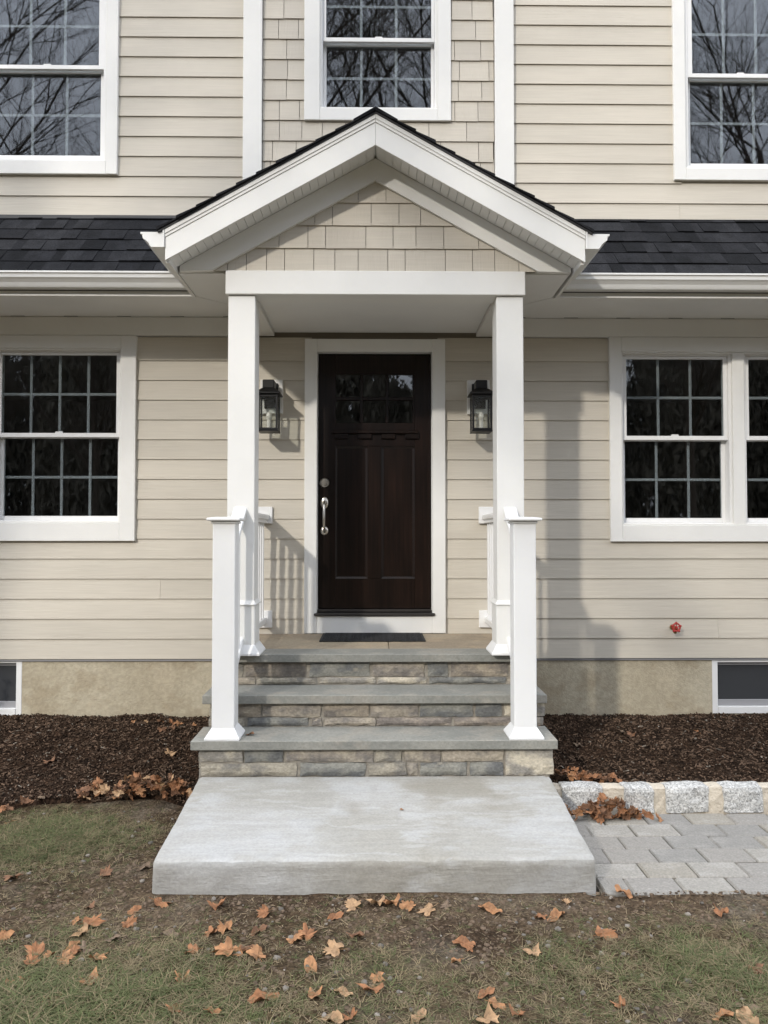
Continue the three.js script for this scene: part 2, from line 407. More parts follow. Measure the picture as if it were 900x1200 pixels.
function bed(x0, x1, z0, z1, edge) {
  const nx = Math.round((x1 - x0) / 0.035), nz = Math.round((z1 - z0) / 0.035), pos = [], uv = [], idx = [];
  for (let j = 0; j <= nz; j++) for (let i = 0; i <= nx; i++) {
    const x = lerp(x0, x1, i / nx), zz = edge ? edge(x) : z1, z = lerp(z0, zz, j / nz);
    pos.push(x, bedY(x, z) - (edge && j === nz ? 0.05 : 0), z); uv.push(x, z);
    if (i < nx && j < nz) { const o = j * (nx + 1) + i; idx.push(o, o + nx + 1, o + 1, o + 1, o + nx + 1, o + nx + 2); }
  }
  const g = new THREE.BufferGeometry();
  g.setAttribute('position', new THREE.BufferAttribute(new Float32Array(pos), 3)); g.setAttribute('uv', new THREE.BufferAttribute(new Float32Array(uv), 2));
  g.setIndex(idx); g.computeVertexNormals();
  return structure('mulch_bed', g, mulchMat);
}
const bedEdge = (x) => 1.40 + 0.05 * Math.sin(x * 5.1) + 0.04 * Math.sin(x * 11 + 1);
bed(-5.5, -0.99, -0.12, 1.4, bedEdge);
bed(0.99, 5.5, -0.12, 1.47);
{
  const r = rng(77), N = 24000, chip = cb(-0.5, 0.5, -0.5, 0.5, -0.5, 0.5, 0.15);
  const chips = new THREE.InstancedMesh(uvm(chip), new THREE.MeshPhysicalMaterial({ specularIntensity: 0.2, color: lin(1, 1, 1), roughness: 1 }), N), m = new THREE.Matrix4(), q = new THREE.Quaternion(), e = new THREE.Euler(), c = new THREE.Color();
  for (let k = 0; k < N; k++) {
    const left = r() < 0.52, x = left ? lerp(-3.3, -1.0, r()) : lerp(1.0, 3.3, r());
    const zmax = left ? bedEdge(x) - 0.02 : 1.46, z = lerp(-0.02, zmax, r());
    const L = 0.006 + 0.034 * Math.pow(r(), 3), w = 0.003 + 0.006 * r();
    e.set((r() - 0.5) * 0.9, r() * 6.28, (r() - 0.5) * 0.9); q.setFromEuler(e);
    m.compose(new THREE.Vector3(x, bedY(x, z) + 0.004 + 0.006 * r(), z), q, new THREE.Vector3(L, 0.003 + 0.006 * r(), w));
    chips.setMatrixAt(k, m);
    const t = r();
    if (t < 0.02) { const b = 0.10 + 0.22 * r(); c.setRGB(b, b * 0.88, b * 0.72); } else { const b = 0.022 + 0.11 * Math.pow(r(), 2.4); c.setRGB(b * 1.35, b * 0.90, b * 0.62); }
    chips.setColorAt(k, c);
  }
  chips.name = 'mulch_chips'; chips.userData = { kind: 'stuff', label: 'dark shredded bark mulch covering the beds along the foundation', category: 'mulch' };
  shadows(chips); scene.add(chips);
}

// ---------------------------------------------------------------- the house
const house = thing('house', 'two-storey house with beige lap siding, white trim and dark front door', 'house', [0, 0, 0]);
const OPEN = [                                   // openings in the front wall: x0, x1, y0, y1
  [-3.03, -2.015, 1.735, 3.122], [-4.14, -3.125, 1.735, 3.122], [1.975, 2.872, 1.715, 3.106], [2.968, 3.865, 1.715, 3.106],
  [-3.153, -2.151, 4.633, 6.17], [2.513, 3.475, 4.600, 6.15], [-0.443, 0.508, 5.073, 6.26], [-0.475, 0.475, 0.93, 3.12],
];
const WX = 5.2, WTOP = 6.9;
let wall;
{
  const s = new THREE.Shape([[-WX, 0.66], [WX, 0.66], [WX, WTOP], [-WX, WTOP]].map((p) => new THREE.Vector2(...p)));
  for (const [a, b, c, d] of OPEN) s.holes.push(new THREE.Path([[a, c], [a, d], [b, d], [b, c]].map((p) => new THREE.Vector2(...p))));
  wall = part(house, 'wall', flat(new THREE.ExtrudeGeometry(s, { depth: 0.12, bevelEnabled: false })).translate(0, 0, -0.15), sheathing);
}
// rooms behind the windows
part(house, 'interior', [
  cb(-WX, WX, 0.2, WTOP, -4.4, -4.3), cb(-WX, -WX + 0.1, 0.2, WTOP, -4.3, -0.15), cb(WX - 0.1, WX, 0.2, WTOP, -4.3, -0.15),
  cb(-WX + 0.1, WX - 0.1, WTOP - 0.1, WTOP, -4.3, -0.15), cb(-WX + 0.1, WX - 0.1, 3.45, 3.7, -4.3, -0.16), cb(-WX + 0.1, WX - 0.1, 0.66, 0.86, -4.3, -0.16),
  cb(-1.4, -1.3, 0.86, 3.45, -4.3, -0.16), cb(1.35, 1.45, 0.86, 3.45, -4.3, -0.16), cb(-1.5, -1.4, 3.7, WTOP - 0.1, -4.3, -0.16), cb(1.45, 1.55, 3.7, WTOP - 0.1, -4.3, -0.16),
], roomMat);
part(house, 'cellar', [cb(-WX, WX, -0.3, -0.2, -3, -0.2), cb(-WX, WX, -0.2, 0.6, -3.0, -2.9)], roomMat);
// lap siding, board by board
const SH = 0.032;
function lap(x0, x1, y, h) {
  const s = 0.0100 / h;                          // lean of the board: the next butt covers its top
  const top = h + SH;
  return prismX([[0, y], [-s * top, y + top], [-s * top - 0.008, y + top], [-0.008, y]], x0, x1);
}
{
  const r = rng(91);
  const rows = (x0, x1, y0, pitch, n) => {
    for (let k = 0; k < n; k++) {
      const y = y0 + k * pitch, hi = y + pitch + SH;
      let segs = [[x0, x1]];
      for (const [a, b, c, d] of OPEN) if (y < d + 0.03 && hi > c - 0.03) {
        segs = segs.flatMap(([p, q]) => (b + 0.03 <= p || a - 0.03 >= q ? [[p, q]] : [[p, Math.min(q, a - 0.03)], [Math.max(p, b + 0.03), q]].filter(([u, v]) => v - u > 0.02)));
      }
      segs = segs.flatMap(([p, q]) => {
        if (q - p < 2.2 || r() < 0.35) return [[p, q]];
        const j = lerp(p + 0.5, q - 0.5, r());
        return [[p, j - 0.0007], [j + 0.0007, q]];
      });
      for (const [p, q] of segs) part(wall, 'siding_board', lap(p, q, y, pitch), siding[Math.floor(r() * 3)], true);
    }
  };
  rows(-WX, WX, 0.660, 0.158, 16);
  rows(-WX, -1.056, 4.193, 0.1630, 16);
  rows(1.120, WX, 4.157, 0.1626, 16);
  // upper middle bay: cedar-look shingles, each its own piece
  const pitch = 0.1668;
  for (let k = -4; k < 11; k++) {
    const y = 4.978 + k * pitch, yt = y + pitch + 0.03;
    let x = -0.905 + (k % 2 ? 0 : -0.03) - 0.1 * r();
    while (x < 0.967) {
      const w = [0.125, 0.16, 0.19, 0.215, 0.24, 0.30][Math.floor(r() * 6)] + 0.02 * (r() - 0.5);
      let a = Math.max(x, -0.903), b = Math.min(x + w, 0.965);
      x += w;
      if (b - a < 0.03) continue;
      const [ox0, ox1, oy0, oy1] = OPEN[6];
      if (y < oy1 + 0.03 && yt > oy0 - 0.03 && b > ox0 - 0.03 && a < ox1 + 0.03) {
        if (a >= ox0 - 0.03 && b <= ox1 + 0.03) continue;
        if (a < ox0 - 0.03) b = Math.min(b, ox0 - 0.03); else a = Math.max(a, ox1 + 0.03);
        if (b - a < 0.02) continue;
      }
      const g = lap(a + 0.0022, b - 0.0022, y + 0.003 * (r() - 0.5), pitch).translate(0, 0, 0.008);
      part(wall, 'wall_shingle', g, shingleMats[Math.floor(r() * 4)], true);
    }
  }
}
part(house, 'corner_board', cb(-1.056, -0.906, 3.6, WTOP, -0.03, 0.042), trim);
part(house, 'corner_board', cb(0.968, 1.120, 3.6, WTOP, -0.03, 0.042), trim);
part(house, 'frieze_board', cb(-WX, -0.99, 3.226, 3.372, -0.03, 0.024), trim);
part(house, 'frieze_board', cb(0.99, WX, 3.226, 3.372, -0.03, 0.024), trim);
// foundation with its cellar windows
{
  const s = new THREE.Shape([[-WX, -0.4], [WX, -0.4], [WX, 0.655], [-WX, 0.655]].map((p) => new THREE.Vector2(...p)));
  for (const [a, b, c, d] of [[-3.62, -2.785, 0.215, 0.645], [2.695, 3.53, 0.215, 0.64]]) s.holes.push(new THREE.Path([[a, c], [a, d], [b, d], [b, c]].map((p) => new THREE.Vector2(...p))));
  part(house, 'foundation', flat(new THREE.ExtrudeGeometry(s, { depth: 0.2, bevelEnabled: false })).translate(0, 0, -0.225), foundationMat);
  part(house, 'sill_strip', cb(-WX, WX, 0.640, 0.656, -0.024, -0.012, 0.002), darkVinyl);
  for (const [a, b, c, d] of [[-3.62, -2.785, 0.215, 0.645], [2.695, 3.53, 0.215, 0.64]]) {
    const w = folder(house, 'cellar_window'), f = 0.045;
    part(w, 'frame', [cb(a, a + f, c, d, -0.12, -0.022), cb(b - f, b, c, d, -0.12, -0.022), cb(a + f, b - f, c, c + 0.055, -0.12, -0.018), cb(a + f, b - f, d - 0.02, d, -0.12, -0.024)], vinyl);
    part(w, 'sash', [cb(a + f, b - f, c + 0.055, c + 0.105, -0.10, -0.055), cb(a + f, b - f, d - 0.045, d - 0.02, -0.10, -0.055)], darkVinyl);
    part(w, 'pane', new THREE.BoxGeometry(b - a - 2 * f, d - c - 0.15, 0.005).translate((a + b) / 2, (c + 0.105 + d - 0.045) / 2, -0.075), glass);
    part(w, 'insect_screen', new THREE.BoxGeometry(b - a - 2 * f, d - c - 0.15, 0.002).translate((a + b) / 2, (c + 0.105 + d - 0.045) / 2, -0.064), screenMat);
  }
}
// double-hung window with grilles between the panes
function hung(unit, [a, b, c, d], meet, cols, fr, st, zIn) {
  const zf = -0.012, zu = -0.03 - zIn, zl = -0.082 - zIn;
  const ring = (x0, x1, y0, y1, z0, z1, t, bt = t, tt = t) => [cb(x0, x0 + t, y0, y1, z0, z1, 0.002), cb(x1 - t, x1, y0, y1, z0, z1, 0.002), cb(x0 + t, x1 - t, y0, y0 + bt, z0, z1 - 0.0015, 0.002), cb(x0 + t, x1 - t, y1 - tt, y1, z0, z1 - 0.0015, 0.002)];
  part(unit, 'frame', ring(a, b, c, d, -0.145, zf, fr), vinyl);
  const x0 = a + fr + 0.001, x1 = b - fr - 0.001, y0 = c + fr + 0.001, y1 = d - fr - 0.001, mr = 0.034;
  for (const [lo, hi, z, nm] of [[meet, y1, zu, 'upper_sash'], [y0, meet + mr * 0.9, zl, 'lower_sash']]) {
    const up = nm === 'upper_sash';
    part(unit, nm, ring(x0, x1, lo, hi, z - 0.03, z, st, up ? mr : st * 1.15, up ? st * 0.8 : mr), vinyl);
    const gx0 = x0 + st, gx1 = x1 - st, gy0 = lo + (up ? mr : st * 1.15), gy1 = hi - (up ? st * 0.8 : mr), zg = z - 0.012;
    const dx = (gx1 - gx0) / cols, dy = (gy1 - gy0) / 2;
    const pane = uvm(new THREE.BoxGeometry(dx - 0.001, dy - 0.001, 0.004));
    for (let i = 0; i < cols; i++) for (let j = 0; j < 2; j++) placed(unit, 'pane', pane, glass, gx0 + (i + 0.5) * dx, gy0 + (j + 0.5) * dy, zg);
    for (let i = 1; i < cols; i++) part(unit, 'muntin', cb(gx0 + i * dx - 0.011, gx0 + i * dx + 0.011, gy0, gy1, zg - 0.012, zg - 0.005, 0.002), grille);
    part(unit, 'muntin', cb(gx0, gx1, gy0 + dy - 0.011, gy0 + dy + 0.011, zg - 0.0135, zg - 0.0065, 0.002), grille);
  }
  part(unit, 'sash_lock', cb((a + b) / 2 - 0.03, (a + b) / 2 + 0.03, meet + mr, meet + mr + 0.012, zu - 0.025, zu - 0.005), vinyl);
}
function casing(unit, x0, x1, y0, y1, ox0, ox1, oy0, oy1, z = 0.024, mull) {
  const L = [cb(x0, ox0, y0, y1, -0.03, z), cb(ox1, x1, y0, y1, -0.03, z), cb(ox0, ox1, y0, oy0, -0.03, z - 0.002), cb(ox0, ox1, oy1, y1, -0.03, z - 0.002)];
  if (mull) L.push(cb(mull[0], mull[1], oy0, oy1, -0.1, z - 0.012));
  part(unit, 'casing', L, trim);
  // thin inner stop bead of the casing
  const e = 0.012;
  part(unit, 'stop_bead', [cb(ox0, ox0 + e, oy0 + e, oy1 - e, -0.02, z - 0.014, 0.002), cb(ox1 - e, ox1, oy0 + e, oy1 - e, -0.02, z - 0.014, 0.002), cb(ox0, ox1, oy0, oy0 + e, -0.02, z - 0.013, 0.002), cb(ox0, ox1, oy1 - e, oy1, -0.02, z - 0.013, 0.002)], trim);
}
{
  let w = folder(house, 'window');
  casing(w, -4.27, -1.895, 1.59, 3.224, -4.14, -2.015, 1.735, 3.122, 0.024, [-3.125, -3.03]);
  hung(w, OPEN[0], 2.418, 4, 0.020, 0.030, 0); hung(w, OPEN[1], 2.418, 4, 0.020, 0.030, 0);
  w = folder(house, 'window');
  casing(w, 1.878, 3.965, 1.585, 3.224, 1.975, 3.865, 1.715, 3.106, 0.024, [2.872, 2.968]);
  hung(w, OPEN[2], 2.402, 3, 0.022, 0.032, 0); hung(w, OPEN[3], 2.402, 3, 0.022, 0.032, 0);
  w = folder(house, 'window');
  casing(w, -3.245, -2.062, 4.523, 6.27, ...OPEN[4]); hung(w, OPEN[4], 5.405, 3, 0.036, 0.046, 0);
  w = folder(house, 'window');
  casing(w, 2.418, 3.57, 4.502, 6.25, ...OPEN[5]); hung(w, OPEN[5], 5.375, 3, 0.036, 0.044, 0);
  w = folder(house, 'window');
  casing(w, -0.568, 0.615, 4.973, 6.36, ...OPEN[6]); hung(w, OPEN[6], 5.650, 3, 0.022, 0.024, 0);
}
// front door
{
  const door = folder(house, 'front_door');
  part(door, 'casing', [cb(-0.556, -0.458, 0.862, 3.2, -0.03, 0.030), cb(0.458, 0.562, 0.862, 3.2, -0.03, 0.030), cb(-0.458, 0.458, 3.098, 3.2, -0.03, 0.028), cb(-0.458, 0.458, 0.862, 1.0, -0.03, 0.026)], trim);
  part(door, 'jamb', [cb(-0.475, -0.455, 1.0, 3.12, -0.14, -0.031), cb(0.455, 0.475, 1.0, 3.12, -0.14, -0.031), cb(-0.455, 0.455, 3.1, 3.12, -0.14, -0.031)], trim);
  const zf = -0.05, zb = -0.095, L = -0.452, Rr = 0.452, B = 1.05, T = 3.096;
  // stiles and rails round two panels and the glazed top
  const gl = [-0.312, 0.306, 2.540, 2.932], p1 = [-0.318, -0.058, 1.288, 2.352], p2 = [0.056, 0.320, 1.288, 2.352];
  part(door, 'slab', [
    cb(L, gl[0], B, T, zb, zf, 0.002), cb(p2[1], Rr, B, T, zb, zf, 0.002), cb(gl[0], p2[1], gl[3], T, zb, zf - 0.0008, 0.002), cb(gl[0], p2[1], p1[3], gl[2], zb, zf - 0.0008, 0.002),
    cb(gl[0], p2[1], B, p1[2], zb, zf - 0.0008, 0.002), cb(p1[1], p2[0], p1[2], p1[3], zb, zf - 0.0012, 0.002), cb(gl[1], p2[1], gl[2], gl[3], zb, zf - 0.0012, 0.002),
  ], doorWood);
  for (const p of [p1, p2]) {
    part(door, 'door_panel', cb(p[0], p[1], p[2], p[3], zb + 0.01, zf - 0.016, 0.001), doorWood, true);
    const e = 0.016, zz = zf - 0.006;
    part(door, 'panel_moulding', [prismX([[zf - 0.017, p[2]], [zz, p[2]], [zz - 0.009, p[2] + e], [zf - 0.017, p[2] + e]], p[0], p[1]), prismX([[zf - 0.017, p[3]], [zz, p[3]], [zz - 0.009, p[3] - e], [zf - 0.017, p[3] - e]], p[0], p[1]),
      prismY([[p[0], zf - 0.017], [p[0], zz], [p[0] + e, zz - 0.009], [p[0] + e, zf - 0.017]], p[2] + e, p[3] - e), prismY([[p[1], zf - 0.017], [p[1], zz], [p[1] - e, zz - 0.009], [p[1] - e, zf - 0.017]], p[2] + e, p[3] - e)], doorWood);
  }
  const gw = gl[1] - gl[0], gh = gl[3] - gl[2], pane = uvm(new THREE.BoxGeometry(gw / 3 - 0.001, gh / 2 - 0.001, 0.004));
  for (let i = 0; i < 3; i++) for (let j = 0; j < 2; j++) placed(door, 'pane', pane, glass, gl[0] + gw * (i + 0.5) / 3, gl[2] + gh * (j + 0.5) / 2, zf - 0.022);
  for (let i = 1; i < 3; i++) part(door, 'muntin', cb(gl[0] + gw * i / 3 - 0.013, gl[0] + gw * i / 3 + 0.013, gl[2], gl[3], zf - 0.018, zf - 0.003), doorWood);
  part(door, 'muntin', cb(gl[0], gl[1], (gl[2] + gl[3]) / 2 - 0.013, (gl[2] + gl[3]) / 2 + 0.013, zf - 0.018, zf - 0.0035), doorWood);
  part(door, 'dentil_shelf', cb(-0.345, 0.35, 2.452, 2.478, zf - 0.002, zf + 0.030), doorWood);
  for (let i = 0; i < 4; i++) part(door, 'dentil', cb(-0.325 + i * 0.19, -0.215 + i * 0.19, 2.410, 2.4515, zf - 0.002, zf + 0.018), doorWood, true);
  part(door, 'threshold', [cb(-0.478, 0.478, 1.0, 1.022, -0.12, 0.048, 0.006), cb(-0.455, 0.455, 1.0225, 1.046, -0.10, -0.02, 0.006)], bronze);
  // deadbolt and grip handle of brushed nickel
  const disc = (r, d, y) => cyl(r, r * 0.86, d, 24).rotateX(Math.PI / 2).translate(-0.402, y, zf + d / 2 - 0.001);
  part(door, 'deadbolt', [disc(0.040, 0.014, 2.055), disc(0.022, 0.026, 2.055)], nickel);
  const grip = new THREE.CatmullRomCurve3([[0, 1.905, 0.010], [0, 1.88, 0.045], [0, 1.80, 0.062], [0, 1.72, 0.055], [0, 1.672, 0.022], [0, 1.660, 0.006]].map(([x, y, z]) => new THREE.Vector3(-0.402 + x, y, zf + z)));
  const oval = (y, ry) => new THREE.SphereGeometry(1, 20, 12).scale(0.031, ry, 0.013).translate(-0.402, y, zf + 0.004);
  part(door, 'handle', [new THREE.TubeGeometry(grip, 24, 0.0105, 10), oval(1.895, 0.048), oval(1.672, 0.036), cb(-0.412, -0.392, 1.903, 1.912, zf, zf + 0.05)], nickel);
}
// pent roof between the storeys, with its shingles, fascia, soffit and gutter
{
  const slope = Math.atan2(4.185 - 3.50, 0.665), roof = part(house, 'pent_roof', prismX([[0.665, 3.490], [0.0, 4.175], [-0.03, 4.175], [-0.03, 3.39], [0.56, 3.39]], -WX, WX), flashing);
  const r = rng(131), len = Math.hypot(0.665, 0.685), n = 6, ex = len / 5.35, cs = Math.cos(slope), sn = Math.sin(slope);
  const at = (s, d) => [0.68 - s * cs + d * sn, 3.492 + s * sn + d * cs];       // along the slope, off the slope
  for (let k = 0; k < n; k++) {
    const s0 = k * ex, s1 = Math.min(s0 + ex + 0.05, len + 0.005);
    for (const [xa, xb] of [[-WX, -1.2], [1.2, WX]]) {
      let x = xa + (k % 3) * 0.07 - 0.2;
      while (x < xb) {
        const w = 0.07 + 0.13 * r(), a = Math.max(x, xa), b = Math.min(x + w, xb); x += w;
        if (b - a < 0.02) continue;
        const th = r() < 0.5 ? 0.011 : 0.004;
        const p = [at(s0, 0.006), at(s0, 0.006 + th), at(s1, 0.002), at(s1, 0.0005)];
        part(roof, 'roof_shingle', prismX(p, a + 0.0006, b - 0.0006), asphaltMats[Math.floor(r() * 4)], true);
      }
    }
  }
  part(house, 'roof_flashing', prismX([[0.001, 4.10], [0.001, 4.195], [0.012, 4.195], [0.055, 4.150], [0.045, 4.145]], -WX, -0.4), flashing);
  part(house, 'roof_flashing', prismX([[0.001, 4.10], [0.001, 4.160], [0.012, 4.160], [0.082, 4.108], [0.07, 4.10]], 0.4, WX), flashing);
}
// K-style gutter section: a thin trough, (a, b) = out from the fascia, up
const KG = [[0, 0], [0.068, 0], [0.075, 0.012], [0.082, 0.030], [0.098, 0.048], [0.110, 0.058], [0.112, 0.085], [0.122, 0.088], [0.122, 0.100], [0.112, 0.100],
  [0.110, 0.094], [0.105, 0.086], [0.104, 0.062], [0.090, 0.050], [0.076, 0.034], [0.066, 0.006], [0.004, 0.006], [0.004, 0.096], [0, 0.096]];
const KSOLID = KG.slice(0, 10).concat([[0, 0.100]]);
for (const s of [-1, 1]) {
  const x0 = s < 0 ? -WX : 1.337, x1 = s < 0 ? -1.323 : WX;
  part(house, 'fascia', cb(s < 0 ? -WX : 1.30, s < 0 ? -1.30 : WX, 3.362, 3.50, 0.552, 0.574), trim);
  part(house, 'fascia_moulding', cb(s < 0 ? -WX : 1.315, s < 0 ? -1.315 : WX, 3.363, 3.377, 0.575, 0.586), trim);
  const g = part(house, 'gutter', prismX(KG.map(([a, b]) => [0.578 + a, 3.409 + b]), x0, x1), gutterMat);
  for (let k = 0; k < 7; k++) { const x = lerp(x0 + 0.3, x1 - 0.3, k / 6); part(g, 'hanger_strap', cb(x - 0.008, x + 0.008, 3.497, 3.500, 0.583, 0.683, 0.001), gutterMat); }
  const P = [[1.302, 0.550], [WX, 0.550], [WX, -0.02], [0.99, -0.02], [0.99, 0.246]].map(([x, z]) => [s * x, z]);
  const so = part(house, 'soffit', prismY(P, 3.374, 3.388), soffitMat);
  for (let k = 0; k < 9; k++) { const x = s * (1.15 + k * 0.42); part(so, 'vent_slot', cb(x - 0.055, x + 0.055, 3.3722, 3.3745, 0.030, 0.036, 0.0005), flashing); }
}
// outdoor tap
{
  const tap = thing('garden_tap', 'small outdoor tap with red wheel handle on the beige siding', 'tap', [2.372, 0.895, 0]);
  part(tap, 'spout', [cyl(0.012, 0.012, 0.06, 12).rotateX(Math.PI / 2).translate(2.372, 0.905, 0.02), cyl(0.013, 0.015, 0.045, 12).rotateX(0.5).translate(2.372, 0.885, 0.062), cyl(0.022, 0.022, 0.006, 16).rotateX(Math.PI / 2).translate(2.372, 0.905, 0.000)], brass);
  const wheel = [new THREE.TorusGeometry(0.030, 0.0065, 8, 20).translate(2.372, 0.912, 0.078), cyl(0.010, 0.010, 0.016, 10).rotateX(Math.PI / 2).translate(2.372, 0.912, 0.076)];
  for (let k = 0; k < 5; k++) wheel.push(cb(-0.004, 0.004, 0, 0.036, -0.003, 0.003, 0.001).rotateZ(k * 1.2566).translate(2.372, 0.912, 0.078), new THREE.SphereGeometry(0.009, 8, 6).translate(2.372 + 0.036 * Math.sin(k * 1.2566), 0.912 + 0.036 * Math.cos(k * 1.2566), 0.078));
  part(tap, 'handle_wheel', wheel, redPaint);
}

// ---------------------------------------------------------------- steps
const LAND = 0.858;
{
  const st = thing('front_steps', 'stone-faced front steps with bluestone treads up to the door', 'steps', [0, 0, 1.0]);
  const r = rng(151), XH = 1.022;
  part(st, 'core', [cb(-XH, XH, -0.15, 0.396, 1.0, 1.575), cb(-XH, XH, -0.15, 0.598, 0.6, 1.285), cb(-XH, XH, -0.15, LAND - 0.052, -0.02, 0.998)], mortar);
  const slab = (name, x0, x1, y1, z0, z1, t, m) => {      // sawn stone with slightly worn arrises
    const g = cb(x0, x1, y1 - t, y1, z0, z1, 0.004); part(st, name, g, m, true);
  };
  slab('tread', -1.064, 1.065, 0.450, 1.29, 1.626, 0.054, bluestone);
  slab('tread', -1.062, 1.068, 0.652, 1.00, 1.337, 0.054, bluestone);
  slab('landing_nosing', -1.064, 1.066, LAND, 0.80, 1.050, 0.052, bluestone);
  slab('landing_slab', -1.064, 0.098, LAND - 0.001, 0.002, 0.797, 0.05, landingStone);
  slab('landing_slab', 0.101, 1.066, LAND - 0.0005, 0.002, 0.797, 0.05, landingStone);
  // veneer: rows of stones, given as [x0, x1, kind] by row
  function stone(x0, x1, y0, y1, z, kind, side) {
    let g = new THREE.BoxGeometry(x1 - x0, y1 - y0, 0.05, Math.max(2, Math.round((x1 - x0) / 0.05)), 3, 1);
    g.translate((x0 + x1) / 2, (y0 + y1) / 2, 0);
    const p = g.attributes.position, s = Math.floor(r() * 900);
    const rough = kind === 'dark' ? 0.6 : 1;
    for (let i = 0; i < p.count; i++) {
      const x = p.getX(i), y = p.getY(i), zz = p.getZ(i), ex = Math.min(x - x0, x1 - x), ey = Math.min(y - y0, y1 - y);
      if (zz > 0) {
        const rim = ex < 0.002 || ey < 0.002;
        p.setXYZ(i, x + (rim ? 0.011 * (n2(x, y, 0.04, 400 + s, 2) - 0.5) * 2 : 0), y + (rim ? 0.008 * (n2(x, y, 0.04, 440 + s, 2) - 0.5) * 2 : 0), (rim ? 0.008 : 0.016) + 0.009 * rough * (n2(x, y, 0.06, 480 + s, 3) - 0.5) * 2);
      }
    }
    g = flat(g);
    if (side) g.rotateY(side * Math.PI / 2).translate(side * z, 0, 0); else g.translate(0, 0, z);
    part(st, 'veneer_stone', g, VENEER[kind], true);
  }
  const px = (v, d) => (v - 439) * d / 900;
  const row = (y0, y1, z, list) => { const d = 6.11 - z; for (const [a, b, k] of list) stone(px(a, d) + 0.004, px(b, d) - 0.004, y0, y1, z, k); };
  row(0.318, 0.388, 1.575, [[236, 286.5, 'cream'], [288, 333, 'dark'], [335, 438.5, 'tan'], [440, 471.5, 'grey'], [472.5, 516, 'tan'], [518, 589, 'tan']]);
  row(0.236, 0.310, 1.575, [[237, 350, 'grey'], [351.5, 429, 'dark'], [431, 476, 'grey'], [478, 489, 'tan'], [490.5, 547.5, 'dark'], [549, 588, 'dark']]);
  row(0.236, 0.390, 1.575, [[590.5, 648, 'cream']]);
  row(0.510, 0.592, 1.285, [[248, 276, 'grey'], [278, 307, 'brown'], [309, 377, 'tan'], [379.5, 432, 'brown'], [434, 490, 'tan'], [491.5, 553, 'dark'], [556, 587.5, 'dark'], [589, 637, 'cream']]);
  row(0.456, 0.503, 1.285, [[246, 288, 'grey'], [290, 363, 'dark'], [365, 379, 'tan'], [381, 440, 'tan'], [441.5, 529, 'pink'], [530.5, 598, 'pink'], [600, 636, 'tan']]);
  row(0.706, 0.800, 0.998, [[258, 287, 'grey'], [289, 359.5, 'brown'], [363, 433, 'dark'], [436, 498, 'tan'], [500, 524, 'dark'], [527, 595, 'brown'], [597, 625, 'cream']]);
  row(0.659, 0.698, 0.998, [[262, 300, 'tan'], [302, 372, 'grey'], [374, 440, 'cream'], [441.5, 500, 'cream'], [502, 592, 'dark'], [594, 624, 'tan']]);
  const kinds = Object.keys(VENEER);
  for (const side of [-1, 1]) for (const [zMin, zMax, yTop] of [[0.02, 0.99, 0.80], [1.0, 1.28, 0.592], [1.29, 1.57, 0.39]]) {
    for (let y = 0.0; y < yTop - 0.03;) {
      const h = Math.min(0.05 + 0.05 * r(), yTop - y);
      for (let z = zMin; z < zMax - 0.02;) { const w = Math.min(0.12 + 0.3 * r(), zMax - z); const a = side > 0 ? -z - w : z; stone(a + 0.004, a + w - 0.004, y + 0.004, y + h - 0.004, XH, kinds[Math.floor(r() * 6)], side); z += w; }
      y += h;
    }
  }
}
// concrete pad
{
  const pad = thing('concrete_pad', 'pale grey cast concrete pad before the stone steps', 'concrete pad', [0, 0, 2.07]);
  let g = new THREE.BoxGeometry(PAD.x1 - PAD.x0, 1, PAD.z1 - PAD.z0, 96, 14, 48);
  g.translate((PAD.x0 + PAD.x1) / 2, 0.5, (PAD.z0 + PAD.z1) / 2);
  const p = g.attributes.position, R = 0.022;
  for (let i = 0; i < p.count; i++) {
    let x = p.getX(i), v = p.getY(i), z = p.getZ(i);
    const top = lerp(0.236, 0.150, clamp((z - PAD.z0) / (PAD.z1 - PAD.z0)));
    let y = lerp(-0.12, top, v);
    const cx = clamp(x, PAD.x0 + R, PAD.x1 - R), cz = clamp(z, PAD.z0, PAD.z1 - R), cy = Math.min(y, top - R);
    let dx = x - cx, dy = y - cy, dz = z - cz; const l = Math.hypot(dx, dy, dz);
    if (l > 1e-6) { const k = R / Math.max(l, R); x = cx + dx * k; y = cy + dy * k; z = cz + dz * k; }
    const n = 0.016 * (n2(x + z * 0.7, y * 1.5 + z, 0.16, 501, 5) - 0.5);
    const chip = smooth(0.62, 0.8, n2(x, z, 0.07, 507, 3));
    if (v > 0.99) y += 0.006 * (n2(x, z, 0.3, 503, 3) - 0.5);
    if (v > 0.9 && (z > PAD.z1 - 0.03 || x < PAD.x0 + 0.03 || x > PAD.x1 - 0.03)) y -= 0.007 * chip;
    if (z > PAD.z1 - 0.01) z += n;
    if (x < PAD.x0 + 0.01 || x > PAD.x1 - 0.01) x += n * 0.8;
    p.setXYZ(i, x, y, z);
  }
  g.computeVertexNormals();
  part(pad, 'slab', g, concrete);
}
